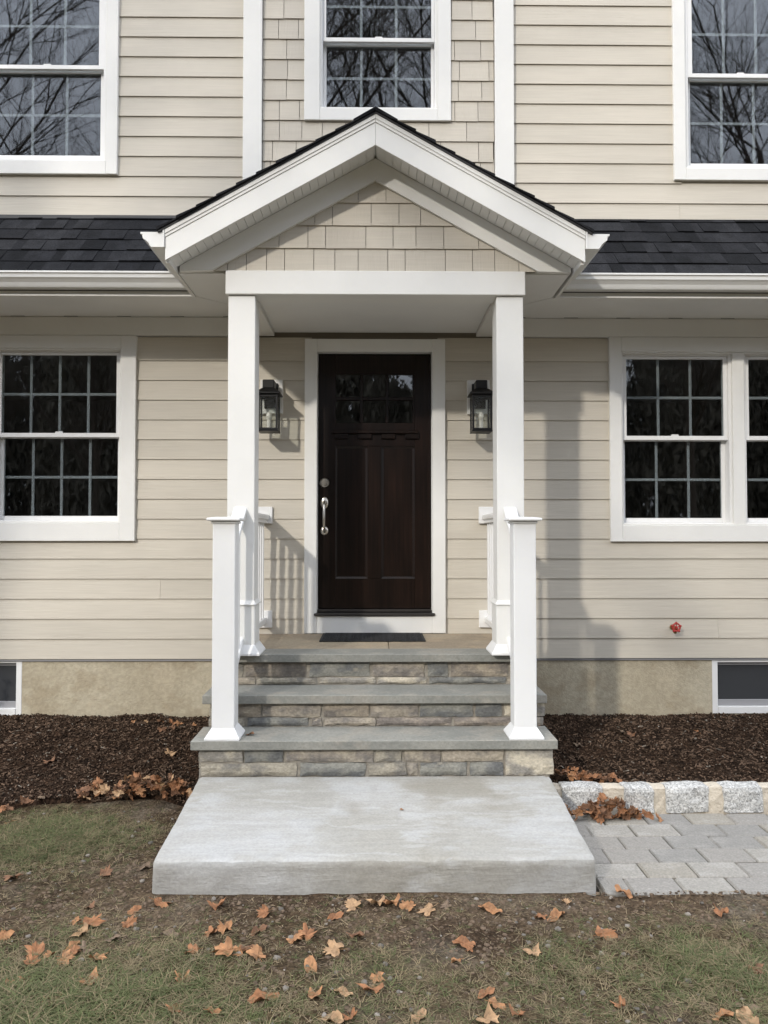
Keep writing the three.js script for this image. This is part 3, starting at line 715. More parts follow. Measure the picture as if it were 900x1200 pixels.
// pavers
{
  const walk = structure('paver_walkway', uvm(new THREE.BoxGeometry(3.9, 0.04, 1.06).translate(3.0, -0.035, 2.07)), sandMat);
  const r = rng(171), var_ = [0, 1, 2].map((k) => uvm(cb(-0.1205, 0.1205, -0.06, 0, -0.0795, 0.0795, 0.006 + 0.002 * k), r(), r()));
  const q = rng(175);
  for (let j = 0; j < 6; j++) {
    const z = 1.575 + 0.084 + j * 0.166;
    let x = 1.05 + (j % 2 ? 0.125 : 0.0) + 0.02 * q();
    if (j % 2) { const o = placed(walk, 'paver', var_[0], paverMats[0], x - 0.062, 0.008, z); o.scale.x = 0.5; }
    for (; x < 4.7; x += 0.2465) {
      const o = placed(walk, 'paver', var_[Math.floor(q() * 3)], paverMats[Math.floor(q() * 4)], x + 0.123, 0.008 + 0.004 * (q() - 0.5), z + 0.003 * (q() - 0.5), (q() < 0.5 ? Math.PI : 0) + 0.012 * (q() - 0.5));
      o.rotation.x = 0.012 * (q() - 0.5);
    }
  }
}
// granite curb
{
  const curb = thing('granite_curb', 'row of rough granite blocks set in cream mortar beside the pavers', 'curb', [3, 0, 1.52]);
  const r = rng(181);
  const lump = (x0, x1, y0, y1, z0, z1, seg, amp, s, round) => {
    const g = new THREE.BoxGeometry(x1 - x0, y1 - y0, z1 - z0, seg, 5, 4).translate((x0 + x1) / 2, (y0 + y1) / 2, (z0 + z1) / 2), p = g.attributes.position;
    for (let i = 0; i < p.count; i++) {
      let x = p.getX(i), y = p.getY(i), z = p.getZ(i);
      const cx = clamp(x, x0 + round, x1 - round), cy = Math.min(y, y1 - round), cz = clamp(z, z0 + round, z1 - round);
      const d = Math.hypot(x - cx, y - cy, z - cz), k = d > round ? round / d : 1;
      x = cx + (x - cx) * k; y = cy + (y - cy) * k; z = cz + (z - cz) * k;
      p.setXYZ(i, x + amp * (n2(y + s, z + x, 0.06, 511, 3) - 0.5), y + amp * (n2(x + s, z, 0.07, 513, 3) - 0.5), z + amp * (n2(x + s, y, 0.06, 515, 3) - 0.5));
    }
    return flat(g);
  };
  part(curb, 'mortar_bed', lump(1.04, 4.7, -0.05, 0.152, 1.455, 1.563, 110, 0.022, 3, 0.012), curbMortar);
  const xs = [[1.095, 1.345], [1.462, 1.645], [1.712, 1.970], [2.045, 2.295]];
  for (let x = 2.37; x < 4.6;) { const w = 0.2 + 0.07 * r(); xs.push([x, x + w]); x += w + 0.07 + 0.03 * r(); }
  for (const [a, b] of xs) part(curb, 'granite_block', lump(a, b, 0.012, 0.160 + 0.008 * r(), 1.452, 1.578 + 0.006 * r(), 6, 0.022, r() * 50, 0.022), granite, true);
}

// ---------------------------------------------------------------- portico
const CX = [-0.877, 0.8955];
{
  const po = thing('portico', 'white gabled portico on two square columns over the front door', 'portico', [0, LAND, 0.9]);
  const SL = 0.5615, AX = 0.005;
  CX.forEach((cx) => {
    const col = part(po, 'column', cb(cx - 0.089, cx + 0.089, LAND + 0.03, 3.222, 0.891, 1.069, 0.004), trim);
    part(col, 'lower_sleeve', cb(cx - 0.098, cx + 0.098, LAND + 0.02, 1.180, 0.882, 1.078, 0.004), trim);
    part(col, 'collar', [cb(cx - 0.106, cx + 0.106, 1.180, 1.192, 0.874, 1.086, 0.004), frustum(cx, 0.98, 1.192, 1.212, 0.102, 0.090)], trim);
    part(col, 'base_skirt', [frustum(cx, 0.98, LAND + 0.012, LAND + 0.068, 0.134, 0.099), cb(cx - 0.134, cx + 0.134, LAND, LAND + 0.012, 0.846, 1.114, 0.002)], vinyl);
  });
  part(po, 'beam', cb(-0.982, 0.996, 3.224, 3.382, 0.90, 1.090, 0.004), trim);
  for (const s of [-1, 1]) part(po, 'side_beam', cb(s < 0 ? -0.978 : 0.812, s < 0 ? -0.800 : 0.992, 3.226, 3.38, 0.005, 0.899), trim);
  part(po, 'ceiling', cb(-0.799, 0.811, 3.256, 3.27, 0.002, 0.899), soffitMat);
  // gable: backing and shingles
  const line = (c) => (p) => clip(clip(p, SL, 1, c + SL * AX), -SL, 1, c - SL * AX);
  const gable = part(po, 'gable_wall', prismZ(line(4.12)([[-1.25, 3.383], [1.26, 3.383], [1.26, 4.2], [-1.25, 4.2]]), 0.99, 1.045), sheathing);
  const r = rng(191), gx = (v) => (280 + v / 2.727 - 439) * 5.04 / 900;
  const ROWS = [[-160, -40, 20, 85, 143, 237, 305, 380, 476, 532, 662, 750, 822, 900, 990], [-60, 40, 125, 218, 275, 405, 493, 567, 657, 770, 880], [60, 150, 240, 297, 422, 512, 582, 690, 760], [200, 300, 380, 470, 560, 640], [300, 400, 450, 520]];
  ROWS.forEach((v, k) => {
    const y = 3.384 + k * 0.1535;
    for (let i = 0; i + 1 < v.length; i++) {
      const P = line(4.10)([[gx(v[i]) + 0.002, y + 0.003 * r()], [gx(v[i + 1]) - 0.002, y + 0.003 * r()], [gx(v[i + 1]) - 0.002, y + 0.178], [gx(v[i]) + 0.002, y + 0.178]]);
      if (P.length < 3 || area(P) < 0.0008) continue;
      const g = prismZ(P, 0, 0.009), p = g.attributes.position;
      for (let q = 0; q < p.count; q++) p.setZ(q, p.getZ(q) + 1.0605 - (p.getY(q) - y) * 0.0105 / 0.1535);
      part(gable, 'wall_shingle', flat(g), shingleMats[Math.floor(r() * 4)], true);
    }
  });
  for (const s of [-1, 1]) {
    const xe = s < 0 ? -1.283 : 1.300;                              // outer end at the eave
    const y = (x, c) => c - SL * Math.abs(x - AX);
    part(po, 'rake_frieze', prismZ([[AX, 3.988], [AX, 4.135], [xe, y(xe, 4.135)], [xe, 3.376], [AX + s * (3.988 - 3.3835) / SL, 3.3835]], 1.047, 1.088), trim);
    // barge board with its crown strip
    const xf = s < 0 ? -1.322 : 1.336;
    const barge = part(po, 'rake_board', prismZ([[AX + s * 0.0005, 4.116], [AX + s * 0.0005, 4.262], [xf, y(xf, 4.262)], [xf, y(xf, 4.116)]], 1.278, 1.300, 0.002), trim);
    part(barge, 'rake_moulding', [prismZ([[AX + s * 0.0005, 4.2625], [AX + s * 0.0005, 4.308], [xf, y(xf, 4.308)], [xf, y(xf, 4.2625)]], 1.270, 1.3055, 0.002), prismZ([[AX + s * 0.0005, 4.283], [AX + s * 0.0005, 4.312], [xf, y(xf, 4.312)], [xf, y(xf, 4.283)]], 1.306, 1.311, 0.0015)], trim);
    // beaded rake soffit, one mesh of narrow boards
    const beads = [];
    for (let x = 0.01; x < 1.27; x += 0.052) { const a = AX + s * x, b = AX + s * (x + 0.049); beads.push(prismZ([[a, y(a, 4.136)], [b, y(b, 4.136)], [b, y(b, 4.15)], [a, y(a, 4.15)]], 1.089, 1.277, 0.0025)); }
    part(po, 'rake_soffit', beads, soffitMat);
    part(po, 'soffit_back', prismZ([[AX + s * 0.001, 4.151], [AX + s * 0.001, 4.16], [xf, y(xf, 4.16)], [xf, y(xf, 4.151)]], 1.05, 1.277), soffitMat);
    part(po, 'eave_soffit', prismY([[s * 0.997, 1.046], [s * 1.298, 1.046], [s * 1.298, 0.556], [s * 0.997, 0.258]], 3.374, 3.388), soffitMat);
    // eave fascia, level, running back to the house
    const fx = s < 0 ? [-1.321, -1.300] : [1.3135, 1.335];
    part(po, 'eave_fascia', prismZ([[fx[0], 3.362], [fx[1], 3.362], [fx[1], s < 0 ? 3.555 : 3.548], [fx[0], s < 0 ? 3.548 : 3.555]], 0.575, 1.276), trim);
    const x0 = s < 0 ? -1.324 : 1.338;
    const gut = part(po, 'gutter', prismZ(KG.map(([a, b]) => [x0 + s * a * 1.25, 3.455 + b * 0.95]), 0.702, 1.300), gutterMat);
    part(gut, 'end_cap', prismZ(KSOLID.map(([a, b]) => [x0 + s * a * 1.25, 3.4545 + b * 0.95]), 1.3005, 1.304), gutterMat);
    part(gut, 'back_flange', cb(Math.min(x0, x0 + s * 0.012), Math.max(x0, x0 + s * 0.012), 3.45, 3.565, 1.3045, 1.312, 0.002), gutterMat);
    // roof deck and shingle courses
    const ye = (x, c) => y(x, c), xo = s < 0 ? -1.365 : 1.38;
    const deck = part(po, 'roof_deck', prismZ([[AX, 4.313], [AX, 4.326], [xo, ye(xo, 4.326)], [xo, ye(xo, 4.313)]], 0.03, 1.318), flashing);
    const rr = rng(201 + s), cs = Math.cos(Math.atan(SL)), N = 11, ex = Math.abs(xo - AX) / N;
    for (let k = 0; k < N; k++) {
      const xa = xo - s * k * ex + s * 0.006, xb = k === N - 1 ? AX : xa - s * (ex + 0.03);
      let z = 0.03;
      while (z < 1.325) {
        let z1 = z + 0.18 + 0.16 * rr(); if (z1 > 1.26) z1 = 1.325 + 0.012 * rr();
        const t = 0.010 + 0.004 * rr();
        part(deck, 'roof_shingle', prismZ([[xa, ye(xa, 4.327)], [xb, ye(xb, 4.327)], [xb, ye(xb, 4.330)], [xa, ye(xa, 4.327) + t + 0.006]], z + 0.0006, z1), asphaltMats[Math.floor(rr() * 4)], true);
        z = z1;
      }
    }
  }
  const cap = [];
  for (let z = 0.04; z < 1.3; z += 0.14) cap.push([z, z + 0.17]);
  cap.forEach(([z0, z1], i) => {
    const q = [[AX - 0.14, 4.338 - 0.14 * SL], [AX, 4.338], [AX + 0.14, 4.338 - 0.14 * SL], [AX + 0.14, 4.346 - 0.14 * SL], [AX, 4.349], [AX - 0.14, 4.346 - 0.14 * SL]].map(([x, yy]) => [x, yy + 0.002 * (i % 2)]);
    part(po, 'ridge_cap', prismZ(q, z0, Math.min(z1, 1.332)), asphaltMats[i % 4], true);
  });
}

// ---------------------------------------------------------------- railings
function railing(s, label) {
  const cx = CX[s < 0 ? 0 : 1], nx = s < 0 ? -0.885 : 0.886, nz = 1.520;
  const t = thing('porch_railing', label, 'railing', [cx, 0.45, 1.2], 'railings flanking the steps');
  // newel
  const newel = part(t, 'newel_post', cb(nx - 0.066, nx + 0.066, 0.47, 1.715, nz - 0.066, nz + 0.066, 0.004), vinyl);
  part(newel, 'post_cap', [cb(nx - 0.098, nx + 0.098, 1.724, 1.742, nz - 0.098, nz + 0.098, 0.006), frustum(nx, nz, 1.742, 1.748, 0.094, 0.05), cb(nx - 0.076, nx + 0.076, 1.708, 1.7235, nz - 0.076, nz + 0.076, 0.005)], vinyl);
  part(newel, 'base_skirt', [frustum(nx, nz, 0.461, 0.514, 0.102, 0.067), cb(nx - 0.102, nx + 0.102, 0.450, 0.461, nz - 0.102, nz + 0.102, 0.002)], vinyl);
  // a rail along z, sheared to the slope of the stairs where k is not 0
  const prof = [[-0.026, 0], [0.026, 0], [0.026, 0.022], [0.042, 0.030], [0.044, 0.050], [0.040, 0.062], [0.030, 0.066], [-0.030, 0.066], [-0.040, 0.062], [-0.044, 0.050], [-0.042, 0.030], [-0.026, 0.022]];
  const low = [[-0.024, 0], [0.024, 0], [0.026, 0.006], [0.026, 0.038], [0.020, 0.044], [-0.020, 0.044], [-0.026, 0.038], [-0.026, 0.006]];
  const rail = (name, pr, x, z0, z1, y0, y1) => {
    const g = prismZ(pr, z0, z1), p = g.attributes.position;
    for (let i = 0; i < p.count; i++) p.setXYZ(i, p.getX(i) + x, p.getY(i) + lerp(y0, y1, (p.getZ(i) - z0) / (z1 - z0)), p.getZ(i));
    return part(t, name, flat(g), vinyl);
  };
  const nearX = (z) => lerp(cx, nx, clamp((z - 1.07) / 0.4));
  rail('top_rail', prof, cx, 0.021, 0.89, 1.734, 1.734);
  rail('bottom_rail', low, cx, 0.021, 0.881, 0.945, 0.945);
  rail('stair_top_rail', prof, (cx + nx) / 2, 1.070, nz - 0.067, 1.758, 1.495);
  rail('stair_bottom_rail', low, (cx + nx) / 2, 1.079, nz - 0.067, 0.930, 0.690);
  const b0 = uvm(cb(-0.015, 0.015, 0.989, 1.735, -0.015, 0.015, 0.003).translate(0, 0, 0));
  for (let k = 0; k < 7; k++) placed(t, 'baluster', b0, vinyl, cx, 0, 0.115 + k * 0.113);
  for (let k = 0; k < 3; k++) {
    const z = 1.165 + k * 0.106, f = (z - 1.07) / (nz - 0.067 - 1.07);
    part(t, 'stair_baluster', cb(nearX(z) - 0.015, nearX(z) + 0.015, lerp(0.930, 0.690, f) + 0.046, lerp(1.758, 1.495, f) + 0.003, z - 0.015, z + 0.015), vinyl);
  }
  part(t, 'wall_bracket', cb(cx - 0.067, cx + 0.067, 1.728, 1.862, -0.01, 0.020, 0.004), vinyl);
  part(t, 'wall_bracket', cb(cx - 0.067, cx + 0.067, 0.905, 1.040, -0.01, 0.020, 0.004), vinyl);
}
railing(-1, 'white porch railing and newel post on the door-handle side of the steps');
railing(1, 'white porch railing and newel post on the paver-walk side of the steps');

// ---------------------------------------------------------------- wall lanterns
function lantern(x, label) {
  const t = thing('wall_lantern', label, 'lantern', [x, 2.43, 0], 'lanterns beside the door');
  const zc = 0.165, w = 0.069;
  part(t, 'mounting_block', cb(x - 0.09, x + 0.09, 2.60, 2.872, -0.012, 0.030, 0.004), trim);
  part(t, 'back_plate', cb(x - 0.055, x + 0.055, 2.64, 2.84, 0.0305, 0.046, 0.004), black);
  part(t, 'arm', [cb(x - 0.018, x + 0.018, 2.79, 2.826, 0.046, zc + 0.02, 0.003), cb(x - 0.045, x + 0.045, 2.770, 2.838, 0.075, zc + 0.045, 0.006)], black);
  part(t, 'roof_cap', [frustum(x, zc, 2.735, 2.772, 0.094, 0.045), cb(x - 0.096, x + 0.096, 2.722, 2.735, zc - 0.096, zc + 0.096, 0.003)], black);
  const posts = [];
  for (const a of [-1, 1]) for (const b of [-1, 1]) posts.push(cb(x + a * w - 0.0075, x + a * w + 0.0075, 2.446, 2.722, zc + b * w - 0.0075, zc + b * w + 0.0075, 0.002));
  for (const b of [-1, 1]) { posts.push(cb(x - w, x + w, 2.702, 2.7215, zc + b * w - 0.006, zc + b * w + 0.006, 0.002), cb(x - w, x + w, 2.447, 2.462, zc + b * w - 0.006, zc + b * w + 0.006, 0.002)); posts.push(cb(x + b * w - 0.006, x + b * w + 0.006, 2.702, 2.7215, zc - w, zc + w, 0.002), cb(x + b * w - 0.006, x + b * w + 0.006, 2.447, 2.462, zc - w, zc + w, 0.002)); }
  part(t, 'cage', posts, black);
  part(t, 'floor_plate', cb(x - 0.079, x + 0.079, 2.434, 2.446, zc - 0.079, zc + 0.079, 0.003), black);
  const gz = uvm(new THREE.BoxGeometry(2 * w - 0.016, 0.238, 0.003)), gx = uvm(new THREE.BoxGeometry(0.003, 0.238, 2 * w - 0.016));
  for (const b of [-1, 1]) { placed(t, 'glass_pane', gz, clearGlass, x, 2.582, zc + b * w); placed(t, 'glass_pane', gx, clearGlass, x + b * w, 2.582, zc); }
  part(t, 'candle_tube', [cyl(0.016, 0.016, 0.085, 14).translate(x, 2.489, zc), new THREE.SphereGeometry(0.022, 14, 10).scale(1, 1.6, 1).translate(x, 2.560, zc)], bulbGlass);
}
lantern(-0.820, 'black wall lantern on the door-handle side of the front door');
lantern(0.828, 'black wall lantern on the hinge side of the front door');

// door mat
{
  const m = thing('door_mat', 'thin dark grey door mat lying on the landing', 'mat', [-0.02, LAND, 0.25]);
  part(m, 'mat_body', cb(-0.405, 0.375, LAND, LAND + 0.010, 0.045, 0.475, 0.003), rubber);
  const ribs = [];
  for (let k = 0; k < 12; k++) ribs.push(cb(-0.385, 0.355, LAND + 0.0105, LAND + 0.014, 0.062 + k * 0.034, 0.078 + k * 0.034, 0.001));
  part(m, 'ribs', ribs, rubber);
}

// ---------------------------------------------------------------- fallen leaves
const LEAFGEO = [];
{
  const r = rng(301);
  // lobed outline (angle from the tip, radius)
  const lobes = [[0, 1], [0.14, 0.74], [0.27, 0.80], [0.42, 0.60], [0.60, 0.80], [0.78, 0.92], [0.95, 0.72], [1.10, 0.76], [1.28, 0.56], [1.55, 0.72], [1.80, 0.76], [2.05, 0.58], [2.45, 0.50], [2.85, 0.34], [3.14, 0.16]];
  for (let v = 0; v < 9; v++) {
    const out = [], oval = (a) => 0.46 / Math.sqrt(Math.pow(Math.cos(a) * 0.5, 2) + Math.pow(Math.sin(a) * 0.92, 2)) * 0.95;
    const rad = (i) => (v > 6 ? oval(lobes[i][0]) : lobes[i][1]) * (v > 6 ? 0.94 + 0.12 * r() : 0.80 + 0.36 * r());     // two plain oval leaves among the lobed ones
    lobes.forEach((_, i) => out.push([lobes[i][0], rad(i)]));
    for (let i = lobes.length - 2; i > 0; i--) out.push([-lobes[i][0], rad(i)]);
    const c1 = (v % 3) * 0.75 + 0.1 + 0.4 * r(), c2 = (r() - 0.4) * 1.2, c3 = r() * 6.28, L = [];
    const P = ([a, q], f) => {
      const x = Math.sin(a) * q * f, z = Math.cos(a) * q * f;
      const y = c1 * 0.45 * x * x + c2 * 0.35 * z * z * Math.sign(z) + 0.13 * f * Math.sin(3 * a + c3) + 0.06 * f * Math.sin(7 * a - c3) - 0.05 * Math.abs(x);
      return [x, y, z];
    };
    const O = [0, 0, 0], n = out.length;
    for (let i = 0; i < n; i++) {
      const a = out[i], b = out[(i + 1) % n];
      L.push(O, P(a, 0.55), P(b, 0.55), P(a, 0.55), P(a, 1), P(b, 1), P(a, 0.55), P(b, 1), P(b, 0.55));
    }
    // stalk
    for (const [u, w] of [[0.02, 0], [0, 0.02]]) L.push([-u, -w, -0.10], [u, w, -0.10], [u * 0.7, 0.10 + w, -0.75], [-u, -w, -0.10], [u * 0.7, 0.10 + w, -0.75], [-u * 0.7, 0.10 - w, -0.75]);
    let g = tris(L); let lo = 1e9; const p = g.attributes.position; for (let i = 0; i < p.count; i++) lo = Math.min(lo, p.getY(i));
    g.translate(0, -lo, 0); g.scale(0.050, 0.050, 0.050);
    LEAFGEO.push(uvm(g));
  }
}
const leafMap = tex(128, 128, 0.1, 0.1, true, (u, v) => { const k = 0.85 + 0.5 * (fbm(u, v, 6, 6, 4, 601) - 0.5); return [k, k * 0.98, k * 0.94]; });
const LEAFMAT = [[0.47, 0.245, 0.12], [0.39, 0.185, 0.088], [0.25, 0.130, 0.072], [0.52, 0.34, 0.20], [0.24, 0.175, 0.125]].map((c) => std({ color: lin(...c), map: leafMap, roughness: 0.8, side: THREE.DoubleSide }));
const RL = rng(311);
function leaf(x, y, z, label, group, size = 1, tiltMax = 0.35, mats = [0, 0, 1, 1, 2, 3, 4]) {
  const gi = Math.floor(RL() * LEAFGEO.length), mi = mats[Math.floor(RL() * mats.length)];
  const o = shadows(new THREE.Mesh(LEAFGEO[gi], LEAFMAT[mi]));
  if (group) { const look = ['orange-brown', 'rust', 'dark brown', 'pale tan', 'grey-brown'][mi], shape = ['flat', 'cupped', 'curled'][gi % 3]; label = `${shape} ${look} ${label}`; }
  o.name = numbered('fallen_leaf');
  const s = size * (0.68 + 0.72 * RL());
  o.scale.set(s * (0.7 + 0.35 * RL()), s * (0.8 + 0.6 * RL()), s); o.position.set(x, y - (group === 'fallen leaves on the lawn' ? 0.005 * RL() : 0), z);
  o.rotation.set((RL() - 0.5) * 2 * tiltMax, RL() * 6.28, (RL() - 0.5) * 2 * tiltMax, 'YXZ');
  o.userData = { label, category: 'leaf', group };
  scene.add(o);
  return o;
}
const LAWN_LEAVES = [[-1.3,2.35],[-1.26,2.66],[-1.05,2.69],[-1.13,2.29],[-0.84,2.88],[-0.69,2.67],[-0.63,2.84],[-0.68,2.89],[-0.48,2.87],[-0.47,2.73],[-0.71,3.22],[-0.56,3.41],[-0.69,3.4],[-0.58,3.04],[-0.53,3.04],[-0.46,3.06],[-0.51,3.02],[-0.71,3.03],[-0.32,2.95],[-0.28,2.93],[-0.15,3.04],[-0.24,3.15],[-0.11,3.32],[-0.21,3.32],[-0.17,2.76],[-0.09,2.68],[0.01,2.67],[-0.08,2.94],[-0.01,3.32],[0.01,3.22],[-1.21,2.98],[-1.18,3.04],[-1.2,3.07],[-1.27,3.04],[-1.15,3.01],[-1.33,3.02],[-1.32,3.1],[-1.29,3.21],[-1.34,3.24],[-1.05,3.23],[-0.94,3.32],[-0.91,3.45],[-1.12,3.34],[-1.15,3.39],[-1.17,3.28],[-1.2,2.82],[-1.2,2.88],[-1.27,2.79],[-1.72,2.38],[-2.09,1.63],[-0.96,2.64],[-1.04,2.81],[-0.39,3.34],[-0.15,3.47],[-0.08,3.47],[-1.52,2.89],[-1.06,2.94],[-1.08,3.07],[0.32,2.68],[0.51,2.7],[0.72,2.77],[0.78,2.77],[0.08,2.67],[0.15,2.67],[0.24,2.71],[0.86,2.63],[0.94,2.92],[0.62,3.05],[0.36,2.99],[0.38,3.03],[0.32,3.12],[0.4,3.32],[0.48,3.44],[0.15,3.47],[0.42,3.39],[0.38,3.48],[0.86,3.39],[1.5,2.75],[1.28,3.41],[1.18,3.46],[1.26,3.49],[1.44,3.19]];
for (const [x, z] of LAWN_LEAVES) leaf(x, groundY(x, z) + 0.004, z, 'leaf lying on the thin lawn before the concrete pad', 'fallen leaves on the lawn', 1.0, 0.3);
for (const [x, z] of [[-2.17, 0.9], [-1.40, 0.80], [-1.82, 0.25], [-1.73, 0.24], [-1.62, 0.22], [-1.53, 0.25], [-1.46, 0.3], [-1.56, 0.42], [-1.49, 0.38], [-1.36, 0.28]])
  leaf(x, bedY(x, z) + 0.008, z, 'leaf on the dark mulch of the bed without a curb', 'fallen leaves on the mulch beside the lawn', 1, 0.4, [0, 1, 2, 3]);
for (let k = 0; k < 75; k++) {
  const u = Math.pow(RL(), 0.8), x = lerp(-1.86, -1.08, u), z = 1.32 + 0.16 * (RL() - 0.4) - 0.05 * (1 - u) + 0.02, h = RL() * (0.03 + 0.09 * Math.sin(Math.PI * Math.pow(u, 1.5)));
  leaf(x, Math.max(bedY(x, z), groundY(x, z)) + 0.01 + h, z, 'leaf in the heap at the mulch edge beside the lawn', 'leaf heap at the edge of the mulch and lawn', 0.95, 0.9, [0, 1, 1, 2, 2, 3]);
}
for (let k = 0; k < 12; k++) {
  const x = lerp(-2.5, -1.85, RL()), z = bedEdge(x) + 0.06 * (RL() - 0.5);
  leaf(x, Math.max(bedY(x, z), groundY(x, z)) + 0.006, z, 'leaf along the boundary of mulch and grass', 'leaves along the mulch boundary', 0.85, 0.5, [1, 2, 2, 4]);
}
for (const [x, z] of [[1.78, 0.55], [1.84, 0.58], [1.22, 0.45], [1.40, 0.8], [2.35, 0.5]]) leaf(x, bedY(x, z) + 0.008, z, 'leaf on the dark mulch of the curbed bed', 'fallen leaves on the mulch beside the curb', 0.95, 0.35, [1, 2, 4]);
for (let k = 0; k < 26; k++) {
  const x = lerp(1.08, 1.47, RL()), z = 1.39 + 0.09 * (RL() - 0.5);
  leaf(x, bedY(x, z) + 0.02 + 0.045 * RL(), z, 'leaf in the heap on mulch behind the granite curb', 'leaf heap behind the granite curb', 0.9, 0.9, [0, 1, 1, 2, 2]);
}
for (let k = 0; k < 55; k++) {
  const u = RL(), x = lerp(1.10, 1.62, u), z = 1.60 + 0.12 * RL() * RL() + 0.05 * RL(), h = RL() * 0.10 * Math.sin(Math.PI * clamp(u + 0.15));
  leaf(x, 0.014 + h, z, 'leaf in the heap on the pavers against the curb', 'leaf heap on the pavers', 0.9, 0.9, [0, 1, 1, 2, 2]);
}
leaf(0.145, 0.195, 2.03, 'small torn orange leaf lying on the concrete pad', undefined, 0.5, 0.2, [0]);
leaf(1.13, 0.012, 2.58, 'dry orange leaf at the front edge of the pavers', undefined, 0.9, 0.3, [0]);
leaf(-0.74, 0.456, 1.50, 'dark torn leaf lying on the lowest bluestone tread', undefined, 0.6, 0.3, [2]);

// ---------------------------------------------------------------- grass and pebbles
{
  const blades = [], r = rng(401);
  for (let k = 0; k < 6; k++) {
    const a = r() * 6.28, lean = 0.6 + 1.3 * r(), h = 0.015 + 0.022 * r(), w = 0.0011 + 0.0006 * r(), ox = 0.016 * (r() - 0.5), oz = 0.016 * (r() - 0.5);
    const dx = Math.cos(a), dz = Math.sin(a), px = -dz * w, pz = dx * w;
    const q = (t, s) => [ox + dx * lean * h * t * t + px * s * (1 - 0.8 * t), h * t * (1 - 0.25 * lean * t), oz + dz * lean * h * t * t + pz * s * (1 - 0.8 * t)];
    for (const [t0, t1] of [[0, 0.5], [0.5, 1]]) blades.push(q(t0, -1), q(t0, 1), q(t1, 1), q(t0, -1), q(t1, 1), q(t1, -1));
  }
  const tuft = uvm(tris(blades)), N = 60000;
  const grass = new THREE.InstancedMesh(tuft, std({ color: lin(1, 1, 1), roughness: 0.8, side: THREE.DoubleSide }), N);
  const m = new THREE.Matrix4(), q = new THREE.Quaternion(), c = new THREE.Color(), up = new THREE.Vector3(0, 1, 0);
  let k = 0, guard = 0;
  while (k < N && guard++ < 900000) {
    const x = lerp(-3.2, 2.8, r()), z = lerp(1.35, 5.0, r());
    if (x > PAD.x0 - 0.02 && x < PAD.x1 + 0.02 && z < PAD.z1 + 0.02) continue;
    if (x > 1.0 && z < 2.63) continue;
    if (x < -1.0 && z < bedEdge(x) + 0.02) continue;
    const g = green(x, z);
    if (r() > 0.05 + 0.95 * Math.pow(g, 1.7)) continue;
    const s = 0.55 + 0.75 * r() * (0.5 + g);
    m.compose(new THREE.Vector3(x, groundY(x, z) - 0.002, z), q.setFromAxisAngle(up, r() * 6.28), new THREE.Vector3(s, s * (0.6 + 0.6 * g), s));
    grass.setMatrixAt(k, m);
    const dry = r() < 0.30 + 0.4 * (1 - g) ? 1 : 0, b = 0.75 + 0.5 * r();
    if (dry) c.setRGB(0.20 * b, 0.155 * b, 0.085 * b); else c.setRGB(0.085 * b, 0.098 * b, 0.032 * b);
    grass.setColorAt(k, c);
    k++;
  }
  grass.count = k; grass.name = 'lawn_grass'; grass.userData = { kind: 'stuff', label: 'thin patchy green and straw coloured grass growing from bare soil', category: 'grass' };
  shadows(grass); scene.add(grass);

  // straw and twigs
  const straw = new THREE.InstancedMesh(uvm(cb(-0.5, 0.5, -0.5, 0.5, -0.5, 0.5, 0.1)), std({ color: lin(1, 1, 1), roughness: 0.9 }), 4500);
  const e = new THREE.Euler();
  for (let i = 0; i < 4500; i++) {
    let x, z; do { x = lerp(-2.6, 2.2, r()); z = lerp(1.45, 4.4, r()); } while ((x > -1.05 && z < 2.57) || z < 1.5);
    e.set((r() - 0.5) * 0.3, r() * 6.28, (r() - 0.5) * 0.3); q.setFromEuler(e);
    m.compose(new THREE.Vector3(x, groundY(x, z) + 0.005, z), q, new THREE.Vector3(0.012 + 0.045 * r() * r(), 0.0014, 0.0019));
    straw.setMatrixAt(i, m); const b = 0.35 + 0.8 * r(); c.setRGB(0.30 * b, 0.23 * b, 0.14 * b); straw.setColorAt(i, c);
  }
  straw.name = 'straw_litter'; straw.userData = { kind: 'stuff', label: 'bits of dry straw and twig strewn over the lawn', category: 'litter' };
  shadows(straw); scene.add(straw);

  // pebbles
  const pg = new THREE.IcosahedronGeometry(1, 1), pp = pg.attributes.position;
  for (let i = 0; i < pp.count; i++) { const f = 0.8 + 0.4 * hash(Math.round(pp.getX(i) * 50), Math.round(pp.getY(i) * 50 + pp.getZ(i) * 531), 3); pp.setXYZ(i, pp.getX(i) * f, pp.getY(i) * f * 0.6, pp.getZ(i) * f); }
  const M = 1300, pebbles = new THREE.InstancedMesh(uvm(flat(pg)), std({ color: lin(1, 1, 1), roughness: 0.95 }), M);
  for (let i = 0; i < M; i++) {
    let x, z, ok; do { x = lerp(-2.6, 2.2, r()); z = lerp(1.45, 4.2, r()); ok = !((x > -1.04 && z < 2.56) || z < 1.46) && r() < 0.25 + (1 - green(x, z)) * (0.3 + 0.7 * smooth(0.4, 0.8, x) * smooth(1.4, 1.0, x)); } while (!ok);
    const s = 0.0025 + 0.012 * Math.pow(r(), 4);
    m.compose(new THREE.Vector3(x, groundY(x, z) + s * 0.2, z), q.setFromAxisAngle(up, r() * 6.28), new THREE.Vector3(s, s, s * (0.7 + 0.5 * r())));
    pebbles.setMatrixAt(i, m); const b = 0.10 + 0.22 * r() * r(); c.setRGB(b * 1.05, b * 0.93, b * 0.79); pebbles.setColorAt(i, c);
  }
  const K = 14000, clods = new THREE.InstancedMesh(pebbles.geometry, new THREE.MeshPhysicalMaterial({ specularIntensity: 0.2, color: lin(1, 1, 1), roughness: 1 }), K);
